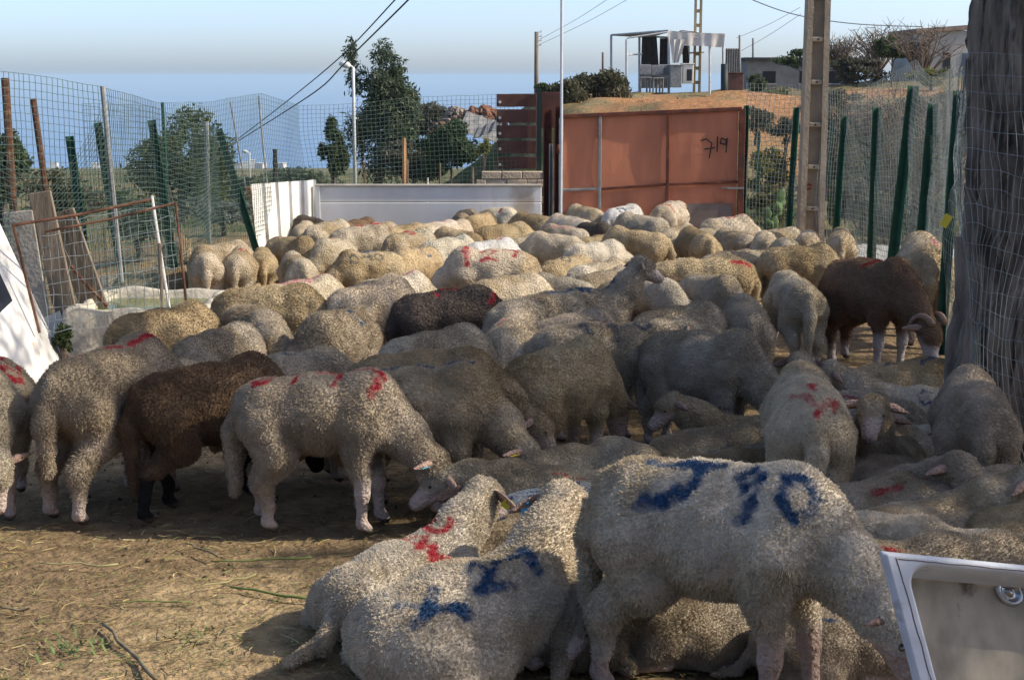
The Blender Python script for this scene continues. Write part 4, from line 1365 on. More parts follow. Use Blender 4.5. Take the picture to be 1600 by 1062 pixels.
# tufts
for k_, (px, py, n_, h_, tones, lab) in enumerate([(112, 1012, 45, .045, [(.10, .16, .05), (.14, .20, .07)], 'green clump of fodder leaves on the bare earth'), (1582, 775, 90, .22, [(.36, .30, .13), (.26, .22, .09)], 'dry grass tuft at the foot of the fence'), (310, 1000, 40, .04, [(.14, .16, .06)], 'little green fodder scrap near the stretched tail')]):
    c = on_height(px, py, 0)
    o = root('grass_tuft', c, lab, 'grass tuft')
    rg = np.random.default_rng(k_)
    V_, Q_, C_ = [], [], []
    for q in range(n_):
        a_ = rg.uniform(0, 6.28)
        p0 = np.array((rg.normal(0, .06), rg.normal(0, .06), 0))
        d_ = np.array((math.cos(a_) * .8, math.sin(a_) * .8, rg.uniform(.15, 1.0))) * h_
        s_ = np.array((-math.sin(a_), math.cos(a_), 0)) * .004
        b0 = len(V_)
        V_ += [p0 - s_, p0 + s_, p0 + d_ * .6 + s_, p0 + d_ * .6 - s_, p0 + d_ + np.array((0, 0, -.3 * h_))]
        Q_ += [(b0, b0 + 1, b0 + 2, b0 + 3), (b0 + 3, b0 + 2, b0 + 4)]
        C_ += [np.array(tones[q % len(tones)]) * rg.uniform(.7, 1.3)] * 5
    link('blades', np_mesh('blades', np.array(V_), Q_, attr_mat('straw_stalk'), False, np.array(C_)), o, kind='stuff')
# droppings and clods of earth
rg = np.random.default_rng(9)
n_d = 5200
dx_ = rg.uniform(-4.0, 2.4, n_d)
dy_ = 4.0 + 8 * rg.random(n_d) ** 1.4
kp = vnoise(np.stack([dx_, dy_, dx_ * 0], 1), 1.4, 66) > .42
dx_, dy_ = dx_[kp], dy_[kp]
n_d = len(dx_)
dp = np.stack([dx_, dy_, np.zeros(n_d)], 1)
dp[:, 2] = (vnoise(dp, 1.1, 5) - .5) * .05 + (vnoise(dp, 4.0, 6) - .5) * .022 - .008
rd = (.004 + .010 * rg.random(n_d) ** 3)[:, None, None]
octa = np.array([(1, 0, 0), (-1, 0, 0), (0, 1, 0), (0, -1, 0), (0, 0, .8), (0, 0, -.8)], float)[None] * (1 + .45 * rg.normal(size=(n_d, 6, 1)).clip(-1, 1))
Vd = (dp[:, None] + octa * rd + np.array((0, 0, .003))).reshape(-1, 3)
fo = np.array([(0, 2, 4), (2, 1, 4), (1, 3, 4), (3, 0, 4), (2, 0, 5), (1, 2, 5), (3, 1, 5), (0, 3, 5)])
Fd_ = (np.arange(n_d)[:, None, None] * 6 + fo[None]).reshape(-1, 3)
cd = np.array([(.05, .036, .022), (.10, .07, .042), (.16, .11, .065), (.22, .16, .095)])[rg.integers(0, 4, n_d)]
o = link('droppings', np_mesh('droppings', Vd, Fd_, attr_mat('straw_stalk'), False, np.repeat(cd, 6, 0)), kind='stuff')
o['label'] = 'sheep droppings and crumbs of earth on the yard floor'
o['category'] = 'droppings'
# rough dry grass on the banks
n_g = 16000
gx_ = np.concatenate([rng.uniform(2.6, 9, n_g // 2), rng.uniform(1.0, 14, n_g // 4), rng.uniform(-7, 1, n_g // 4)])
gy_ = np.concatenate([rng.uniform(18.5, 30, n_g // 2), rng.uniform(30, 52, n_g // 4), rng.uniform(19.3, 40, n_g // 4)])
gp = np.stack([gx_, gy_, ground_z(gx_, gy_)], 1)
kp = (vnoise(gp * np.array((1, 1, 0)), .8, 90) > .42) & ((gy_ < 29) | (rng.random(n_g) < .22))
gp = gp[kp]
n_g = len(gp)
a_ = rng.uniform(0, 6.28, n_g)
hh_ = (.10 + .28 * rng.random(n_g))[:, None]
gd = np.stack([np.cos(a_) * .45, np.sin(a_) * .45, np.ones(n_g)], 1) * hh_
gs = np.stack([-np.sin(a_), np.cos(a_), 0 * a_], 1) * .009
gp[:, 2] -= .06
Vg = np.stack([gp - gs, gp + gs, gp + gd], 1).reshape(-1, 3)
gt_ = np.array([(.22, .18, .08), (.28, .22, .11), (.13, .13, .045), (.18, .14, .07)])
cgr = gt_[rng.integers(0, 4, n_g)] * (.7 + .6 * rng.random((n_g, 1)))
o = link('dry_grass', np_mesh('dry_grass', Vg, np.arange(n_g * 3).reshape(-1, 3), LEAF, False, np.repeat(cgr, 3, 0)), kind='stuff')
o['label'] = 'dry grass and weeds growing on the banks beyond the fences'
o['category'] = 'grass'

# ------------------------------------------------------------------ enamel basin tipped up near the camera
BD = 3.55
ENAM = mat('white_enamel', (.60, .62, .65), rough=.25, var=.12, scale=9, c2=(.30, .27, .23), c2_at=.61, spec=.5)
INNER = mat('stained_enamel', (.42, .37, .29), rough=.7, var=.30, scale=14, c2=(.13, .10, .07), c2_at=.585, contrast=.12, spec=.15, stretch=(1, 1, .5))
bs = root('enamel_basin', (at(1560, 1000, BD).x, BD, 0), 'chipped white enamel basin with metal drain, tipped up facing the camera', 'basin')
bso = bs.location.copy()
tl, tr_ = at(1378, 860, BD), at(1640, 886, BD + .05)
hz_ = .80
wvec = (tr_ - tl)
wid = .72
ux = wvec.normalized()
uz = (at(1432, 1064, BD - .10) - tl).normalized()
un = ux.cross(uz).normalized()          # out of the back, away from the camera if positive
if un.y < 0:
    un = -un
hgt = tl.z / -uz.z * .985
nu_, nv2 = 44, 44
Vb, qb, mi = [], [], []


def rim_prof(u, v):
    """depth of the bowl at plate coordinates in metres"""
    m_l, m_r, m_t, m_b = .050, .050, .020, .050
    dx = min(u - m_l, wid - m_r - u)
    dz = min(v - m_t, hgt - m_b - v)
    rc = .07
    if dx < rc and dz < rc:
        e = rc - math.hypot(rc - dx, rc - dz)
    else:
        e = min(dx, dz)
    if e <= 0:
        return .0 + (.008 if min(u, wid - u, v, hgt - v) < .006 else 0), e
    t_ = min(1, e / .036)
    return .13 * (t_ * t_ * (3 - 2 * t_)), e


us = np.unique(np.concatenate([np.linspace(0, .16, 36), np.linspace(.16, wid - .16, 14), np.linspace(wid - .16, wid, 30)]))
vs2 = np.unique(np.concatenate([np.linspace(0, .16, 40), np.linspace(.16, hgt - .16, 14), np.linspace(hgt - .16, hgt, 30)]))
inner_flag = []
for u in us:
    for v in vs2:
        dp, e = rim_prof(u, v)
        Vb.append(tuple(tl + ux * u + uz * v + un * dp - bso))
        inner_flag.append(e > .028)
nu_, nv2 = len(us), len(vs2)
for i in range(nu_ - 1):
    for j in range(nv2 - 1):
        qb.append((i * nv2 + j, i * nv2 + j + 1, (i + 1) * nv2 + j + 1, (i + 1) * nv2 + j))
n_front = len(Vb)
Vb2 = Vb + [tuple(Vector(v) + un * .012) for v in Vb]
qb2 = qb + [tuple(n_front + i for i in q[::-1]) for q in qb]
rim = [i * nv2 for i in range(nu_)] + [(nu_ - 1) * nv2 + j for j in range(1, nv2)] + [i * nv2 + nv2 - 1 for i in range(nu_ - 2, -1, -1)] + [j for j in range(nv2 - 2, 0, -1)]
for k_ in range(len(rim)):
    k2 = (k_ + 1) % len(rim)
    qb2.append((rim[k_], rim[k2], n_front + rim[k2], n_front + rim[k_]))
me = np_mesh('bowl', np.array(Vb2), np.array(qb2), ENAM, True)
me.materials.append(INNER)
fl = np.array([all(inner_flag[i] for i in q) for q in qb] + [False] * (len(qb2) - len(qb)), dtype=np.int32)
me.polygons.foreach_set('material_index', fl)
link('bowl', me, bs)
CHROME = mat('dull_chrome', (.48, .48, .47), rough=.28, var=.1, metal=1.0, scale=10)
rr0 = ray(1576, 925)
org_ = tl + un * .128
nn_ = ux.cross(uz).normalized()
tt_ = (org_ - Vector((0, 0, CAM_H))).dot(nn_) / rr0.dot(nn_)
dc = Vector((0, 0, CAM_H)) + rr0 * tt_ - bso
m_ = MB()
rings = [(.0, .010), (.008, .010), (.010, .004), (.017, .002), (.022, .006), (.029, .012), (.033, .009), (.036, .0)]
vs_, fs = [], []
for r_, hgt_ in rings:
    for a in range(28):
        an = a * 2 * math.pi / 28
        vs_.append(dc + ux * math.cos(an) * max(r_, .0005) + uz * math.sin(an) * max(r_, .0005) - un * hgt_)
for i in range(len(rings) - 1):
    for a in range(28):
        fs.append((i * 28 + a, i * 28 + (a + 1) % 28, i * 28 + 28 + (a + 1) % 28, i * 28 + 28 + a))
m_.add(vs_, fs).build('drain', CHROME, bs, True)
CRK = mat('rust_crack', (.16, .10, .05), rough=.9, var=.3)
lines = []
rr_ = random.Random(3)
pl_ = []
for k_ in range(30):
    t_ = k_ / 29
    pl_.append(tuple(tl + ux * (.032 + rr_.uniform(-.0015, .0015) + .006 * math.sin(t_ * 5)) + uz * (.014 + t_ * (hgt - .1)) - un * .0006 - bso))
lines.append(pl_)
pl_ = []
for k_ in range(26):
    t_ = k_ / 25
    pl_.append(tuple(tl + uz * (.016 + rr_.uniform(-.001, .001)) + ux * (.036 + t_ * .6) - un * .0006 - bso))
lines.append(pl_)
V, Q = tri_tubes(lines, .0012)
link('crack', np_mesh('crack', V, Q, CRK), bs)

# ------------------------------------------------------------------ haze over the slope and the sea
m, nt, b = new_mat('haze_air')
nt.nodes.remove(b)
pv = nt.nodes.new('ShaderNodeVolumePrincipled')
pv.inputs['Color'].default_value = (.56, .76, .94, 1)
pv.inputs['Density'].default_value = .00019
pv.inputs['Anisotropy'].default_value = .0
nt.links.new(pv.outputs[0], nt.nodes['Material Output'].inputs['Volume'])
hz = MB().box((0, 0, 0), (110000, 110000, 105)).build('haze', m, kind='stuff')
hz.location = (0, 0, 12.0 - 52.5 - 0.5)
hz.scale = (1, 1, 1)
# ------------------------------------------------------------------ sheep
def surface_nets(Fd, origin, h):
    ins = Fd < 0
    nx, ny, nz = Fd.shape
    c = [(0, 0, 0), (1, 0, 0), (0, 1, 0), (1, 1, 0), (0, 0, 1), (1, 0, 1), (0, 1, 1), (1, 1, 1)]
    sl = lambda a, o: a[o[0]:nx - 1 + o[0], o[1]:ny - 1 + o[1], o[2]:nz - 1 + o[2]]
    cnt = sum(sl(ins, o).astype(np.int8) for o in c)
    act = (cnt > 0) & (cnt < 8)
    I, J, K = np.nonzero(act)
    idx = -np.ones(act.shape, dtype=np.int64)
    idx[I, J, K] = np.arange(len(I))
    acc = np.zeros((len(I), 3))
    num = np.zeros(len(I))
    vals = [Fd[I + o[0], J + o[1], K + o[2]] for o in c]
    for a in range(8):
        for ax in range(3):
            if c[a][ax] == 0:
                ob = list(c[a]); ob[ax] = 1
                b = c.index(tuple(ob))
                va, vb = vals[a], vals[b]
                cross = (va < 0) != (vb < 0)
                t = np.where(cross, va / np.where(cross, va - vb, 1), 0)
                t = np.clip(t, 0, 1)
                p = np.array(c[a], dtype=float)[None, :].repeat(len(I), 0)
                p[:, ax] += t
                acc += p * cross[:, None]
                num += cross
    V = (np.stack([I, J, K], 1) + acc / num[:, None]) * h + origin
    faces = []
    for ax in range(3):
        o1, o2 = (ax + 1) % 3, (ax + 2) % 3
        A = ins[:-1, :, :] if ax == 0 else ins[:, :-1, :] if ax == 1 else ins[:, :, :-1]
        B = ins[1:, :, :] if ax == 0 else ins[:, 1:, :] if ax == 1 else ins[:, :, 1:]
        e = np.stack(np.nonzero(A != B), 1)
        m = (e[:, o1] > 0) & (e[:, o2] > 0) & (e[:, o1] < Fd.shape[o1] - 1) & (e[:, o2] < Fd.shape[o2] - 1)
        e = e[m]
        flip = A[e[:, 0], e[:, 1], e[:, 2]]
        q = []
        for d1, d2 in ((0, 0), (-1, 0), (-1, -1), (0, -1)):
            k = e.copy()
            k[:, o1] += d1
            k[:, o2] += d2
            q.append(idx[k[:, 0], k[:, 1], k[:, 2]])
        q = np.stack(q, 1)
        q[~flip] = q[~flip][:, ::-1]
        faces.append(q)
    Q = np.concatenate(faces)
    return V, Q[:, ::-1][(Q >= 0).all(1)] if False else Q[(Q >= 0).all(1)]


def prim_dist(p, pr):
    a, b, ra, rb, ys = pr
    q = p.copy()
    a = np.array(a, dtype=float)
    b = np.array(b, dtype=float)
    if ys != 1.0:
        q[..., 1] = a[1] + (q[..., 1] - a[1]) / ys
    ba = b - a
    L2 = max((ba * ba).sum(), 1e-9)
    t = np.clip(((q - a) @ ba) / L2, 0, 1)
    d = np.linalg.norm(q - a - t[..., None] * ba, axis=-1) - (ra + (rb - ra) * t)
    return d


def build_field(prims, h):
    lo = np.min([np.minimum(np.array(a) - ra, np.array(b) - rb) for a, b, ra, rb, ys, k, w in prims], axis=0) - 0.05
    hi = np.max([np.maximum(np.array(a) + ra, np.array(b) + rb) for a, b, ra, rb, ys, k, w in prims], axis=0) + 0.05
    n = np.ceil((hi - lo) / h).astype(int) + 1
    Fd = np.full(n, 1.0)
    ax = [lo[i] + h * np.arange(n[i]) for i in range(3)]
    for a, b, ra, rb, ys, k, w in prims:
        r = max(ra, rb)
        l = np.minimum(a, b) - r - k - h
        u = np.maximum(a, b) + r + k + h
        i0 = np.clip(np.floor((l - lo) / h).astype(int), 0, n)
        i1 = np.clip(np.ceil((u - lo) / h).astype(int) + 1, 0, n)
        s = tuple(slice(i0[i], i1[i]) for i in range(3))
        G = np.stack(np.meshgrid(ax[0][s[0]], ax[1][s[1]], ax[2][s[2]], indexing='ij'), -1)
        d = prim_dist(G, (a, b, ra, rb, ys))
        f = Fd[s]
        hh = np.clip(0.5 + 0.5 * (f - d) / k, 0, 1)
        Fd[s] = f * (1 - hh) + d * hh - k * hh * (1 - hh)
    Fd[0], Fd[-1] = 1, 1
    Fd[:, 0], Fd[:, -1] = 1, 1
    Fd[:, :, 0], Fd[:, :, -1] = 1, 1
    return Fd, lo


def nrm(v):
    v = np.array(v, dtype=float)
    return v / np.linalg.norm(v)


def sheep_prims(pose, head, rnd, yaw=0.0, fat=1.0, tail=1.0, legs=None, bare=False):
    """primitive: (a, b, ra, rb, yscale, blend, woolly). Returns prims and the head frame."""
    P = []
    j = lambda s: rnd.uniform(-s, s)
    add = lambda a, b, ra, rb, ys=1.0, k=0.04, w=True: P.append((np.array(a, float), np.array(b, float), ra, rb, ys, k, w))
    if pose == 'stand':
        f = fat
        add((-.230, 0, .546), (0, 0, .705 - .178 * f), .155, .178 * f, .96, .06)
        add((0, 0, .705 - .178 * f), (.22, 0, .532), .178 * f, .160, .91, .06)
        st = legs if legs else [rnd.uniform(-.05, .06) for _ in range(4)]
        for i, s in enumerate((1, -1)):
            dx = st[i]
            add((-.235, s * .082, .49), (-.185, s * .098, .36), .122, .088, 1, .05)
            add((-.185, s * .098, .36), (-.29 + dx * .6, s * .095, .235), (.086 if not bare else .07), (.050 if not bare else .036), 1, .04)
            add((-.29 + dx * .6, s * .095, .235), (-.275 + dx, s * .095, .11), .040 if not bare else .034, .030 if not bare else .027, 1, .025, not bare)
            add((-.275 + dx, s * .095, .12), (-.285 + dx, s * .095, .05), .027, .026, 1, .02, False)
            add((-.285 + dx, s * .095, .045), (-.257 + dx, s * .095, .022), .029, .027, 1, .015, False)
            dx = st[2 + i]
            add((.215, s * .09, .49), (.195 + dx * .3, s * .100, .365), .106, .064, 1, .05)
            add((.195 + dx * .3, s * .100, .365), (.225 + dx * .6, s * .096, .25), .056, .038, 1, .035)
            add((.225 + dx * .6, s * .098, .25), (.225 + dx * .7, s * .096, .19), .036, .037, 1, .02, False)
            add((.225 + dx * .7, s * .096, .19), (.225 + dx, s * .095, .055), .032, .024, 1, .02, False)
            add((.225 + dx, s * .095, .045), (.252 + dx, s * .095, .022), .028, .027, 1, .015, False)
        if tail > 0:
            sw = j(.03)
            add((-.35, 0, .61), (-.405, sw * .5, .45), .042, .046, 1, .03)
            add((-.405, sw * .5, .45), (-.395 + j(.01), sw, .45 - .25 * tail), .046, .028, 1, .02)
        nb = np.array((.265, 0, .575))
        presets = {'graze': (.37, -46, -72), 'low': (.36, -38, -55), 'mid': (.34, -6, -48), 'up': (.36, 52, -28), 'level': (.35, 14, -40)}
    else:
        f = fat
        lean = j(.025)
        add((-.22, lean, .158), (0, lean, .152), .146, .168 * f, 1.24, .06)
        add((0, lean, .152), (.22, lean * .5, .168), .168 * f, .148, 1.2, .06)
        for s in (1, -1):
            add((-.205, s * .125, .12), (-.05, s * .19, .088), .110, .074, 1, .06)
            add((-.05, s * .20, .085), (-.23, s * .235, .05), .066, .040, 1, .03)
            add((-.23, s * .235, .042), (-.09, s * .255, .030), .030, .025, 1, .02, False)
            add((.21, s * .11, .165), (.31, s * .12, .070), .105, .050, 1, .05)
            add((.31, s * .12, .055), (.17, s * .145, .038), .040, .027, 1, .02, False)
        if tail > 0:
            add((-.35, lean, .14), (-.43, j(.04), .05), .032, .027, 1, .03)
            add((-.43, 0, .045), (-.43 - .12 * tail, j(.08), .028), .026, .018, 1, .02)
        nb = np.array((.275, 0, .24))
        presets = {'up': (.34, 60, -30), 'level': (.33, 30, -35), 'low': (.30, 4, -35), 'graze': (.30, -12, -30), 'mid': (.31, 20, -30)}
    L, ang, face = presets[head]
    ang, face = R(ang + j(4)), R(face + j(5))
    yw = R(yaw)
    d = np.array((math.cos(ang) * math.cos(yw), math.cos(ang) * math.sin(yw), math.sin(ang)))
    poll = nb + d * L
    yw2 = R(yaw * 1.35)
    Fv = np.array((math.cos(face) * math.cos(yw2), math.cos(face) * math.sin(yw2), math.sin(face)))
    S = nrm(np.cross((0, 0, 1), Fv))
    U = np.cross(Fv, S)
    mid = nb + d * L * .5
    add(nb - d * .06, mid, .132, .100, .92, .06)
    add(mid, poll - U * .005, .100, .074, .95, .05)
    add(poll, poll + Fv * .05 + U * .012, .076, .066, 1, .03)                   # wool cap
    add(poll + Fv * .045 - U * .008, poll + Fv * .185 - U * .022, .064, .038, 1, .025, False)   # face
    add(poll + Fv * .03 - U * .035, poll + Fv * .15 - U * .042, .048, .028, 1, .02, False)      # jaw
    add(poll + Fv * .165 - U * .024, poll + Fv * .190 - U * .030, .036, .030, 1, .015, False)   # muzzle
    return P, (poll, Fv, S, U)


def ear_mesh(poll, Fv, S, U, s, droop=.35, n=7, scale=1.0):
    """one thick leaf-shaped ear on side s"""
    V, Q = [], []
    base = poll + S * s * .062 + U * .022 - Fv * .012
    d = nrm(S * s * 1.0 - U * droop - Fv * .25)
    w = nrm(np.cross(d, U + Fv * .6))
    nn = np.cross(d, w)
    prof = [.013, .021, .025, .024, .019, .011, .003]
    for i in range(n):
        t = i / (n - 1)
        c = base + d * t * .125 * scale - U * .02 * t * t
        r = prof[i] * scale
        for a in range(6):
            an = a * math.pi / 3
            V.append(c + w * math.cos(an) * r + nn * (math.sin(an) * .006 + (math.cos(an) ** 2) * .35 * r))
    for i in range(n - 1):
        for a in range(6):
            b = (a + 1) % 6
            Q.append((i * 6 + a, i * 6 + b, (i + 1) * 6 + b, (i + 1) * 6 + a))
    Q.append((0, 1, 2, 3))
    Q.append(((n - 1) * 6, (n - 1) * 6 + 1, (n - 1) * 6 + 2, (n - 1) * 6 + 3))
    return np.array(V), np.array(Q)


GLYPH = {
    '0': [[(.5, 1), (.1, .75), (.08, .3), (.5, 0), (.92, .3), (.9, .75), (.5, 1)]],
    '1': [[(.5, 1), (.5, 0)], [(.2, .75), (.5, 1)]],
    '2': [[(.1, .8), (.5, 1), (.9, .75), (.5, .4), (.1, .05), (.5, .12), (.95, .0)]],
    '3': [[(.0, 1.0), (.5, 1.03), (1.15, .97)], [(.45, 1.0), (.80, .85), (.88, .62), (.72, .36), (.42, .20), (.05, .14)], [(.06, .22), (.40, .27), (.65, .42)]],
    '4': [[(.3, 1), (.1, .45), (.9, .45)], [(.75, .8), (.65, 0)]],
    '5': [[(.9, 1), (.2, .95), (.2, .6), (.7, .6), (.9, .3), (.5, 0), (.1, .1)]],
    '7': [[(.0, .95), (.55, 1.0), (.95, .85), (.85, .3), (.7, .0)]],
    '9': [[(.85, .75), (.45, 1), (.1, .78), (.4, .6), (.85, .75), (.8, .35), (.6, 0)]],
    'x': [[(.0, 1), (.45, .5), (.95, .25), (1.0, .0)], [(.75, 1), (.35, .45), (.0, .2)]],
    '-': [[(.0, .5), (1, .5)]],
    '/': [[(.1, 0), (.9, 1)]],
    'c': [[(.9, .9), (.4, 1), (.1, .5), (.4, 0), (.9, .1)]],
    'w': [[(0, 1), (.3, .1), (.5, .7), (.75, .1), (1, 1)]],
}
RED, BLUE, GREEN, PALE = (.40, .035, .05), (.035, .085, .17), (.05, .14, .12), (.55, .25, .24)


def mark_segments(marks):
    segs = []
    for text, colr, u0, v0, w, h, side, lw in marks:
        for ci, ch in enumerate(text):
            if ch == ' ':
                continue
            for line in GLYPH[ch]:
                pts = []
                for gx, gy in line:
                    a = (gx + ci * 1.25) * w
                    pts.append((u0 + a, v0 - (1 - gy) * h) if side < 0 else (u0 - a, v0 + (1 - gy) * h))
                for i in range(len(pts) - 1):
                    segs.append((pts[i], pts[i + 1], lw, colr))
    return segs


def paint(co, base, segs, zc, seed, amount=1.0):
    if not segs:
        return base
    u = co[:, 0]
    v = np.arctan2(co[:, 1], co[:, 2] - zc) * 0.2
    ok = (co[:, 2] > zc - .12) & (np.abs(u) < .62)
    wob = (vnoise(co, 34.0, seed) - .5) * .022 + (vnoise(co, 90.0, seed + 1) - .5) * .012
    brk = .45 + .5 * sstep(.25, .6, vnoise(co, 48.0, seed + 2) * .6 + vnoise(co, 12.0, seed + 3) * .4)
    out = base.copy()
    for (a, b, lw, colr) in segs:
        ax, ay = a
        bx, by = b
        dx, dy = bx - ax, by - ay
        L2 = dx * dx + dy * dy + 1e-9
        t = np.clip(((u - ax) * dx + (v - ay) * dy) / L2, 0, 1)
        d = np.hypot(u - ax - t * dx, v - ay - t * dy) + wob
        m = (1 - sstep(lw * .5, lw * 1.2, d)) * ok * amount * brk
        out = out * (1 - m[:, None]) + np.array(colr) * m[:, None]
    return out


COATS = {   # wool, dirt, face/legs, hoof
    'cream': ((0.525, 0.440, 0.320), (0.347, 0.258, 0.146), (.52, .40, .33)),
    'grey':  ((0.440, 0.372, 0.280), (0.286, 0.224, 0.146), (.50, .40, .34)),
    'pale':  ((0.630, 0.548, 0.430), (0.448, 0.358, 0.235), (.56, .45, .39)),
    'white': ((.68, .66, .62), (.50, .46, .40), (.60, .50, .45)),
    'tan':   ((0.459, 0.353, 0.213), (0.280, 0.202, 0.106), (.48, .36, .28)),
    'brown': ((.20, .13, .078), (.13, .082, .048), (.018, .017, .018)),
    'ram':   ((.185, .115, .072), (.12, .076, .05), (.50, .44, .40)),
    'dark':  ((.11, .09, .075), (.075, .06, .05), (.10, .08, .07)),
}
WOOL = attr_mat('sheep_wool', rough=.95, noise=.16, nscale=70, bump=1.0, bscale=62, bdist=.022, spec=.05)
FLEECE = attr_mat('fleece_strands', rough=.9, spec=.08)
EYE = mat('sheep_eye', (.012, .009, .007), rough=.15, var=0, spec=.6)
TAGS = {'yellow': mat('ear_tag_yellow', (.62, .52, .03), rough=.5, var=.1), 'blue': mat('ear_tag_blue', (.10, .38, .50), rough=.5, var=.1), 'white': mat('ear_tag_white', (.7, .7, .7), rough=.5, var=.1)}
HORN = mat('horn', (.30, .19, .12), rough=.6, var=.3, scale=25, bump=.4, bscale=60, stretch=(1, 1, 4))


def cells(p, size, seed):
    """nearest jittered lattice point: returns its position and a random value"""
    q = p / size + 500.0
    i = np.floor(q).astype(np.int64)
    best = np.full(len(p), 9.0)
    cen = np.zeros_like(p)
    rv = np.zeros(len(p))
    for dx in (-1, 0, 1):
        for dy in (-1, 0, 1):
            for dz in (-1, 0, 1):
                a, b, c = i[:, 0] + dx, i[:, 1] + dy, i[:, 2] + dz
                pt = np.stack([a + hash01(a, b, c, seed), b + hash01(a, b, c, seed + 1), c + hash01(a, b, c, seed + 2)], 1)
                d = ((pt - q) ** 2).sum(1)
                m = d < best
                best[m] = d[m]
                cen[m] = (pt[m] - 500.0) * size
                rv[m] = hash01(a, b, c, seed + 3)[m]
    return cen, rv


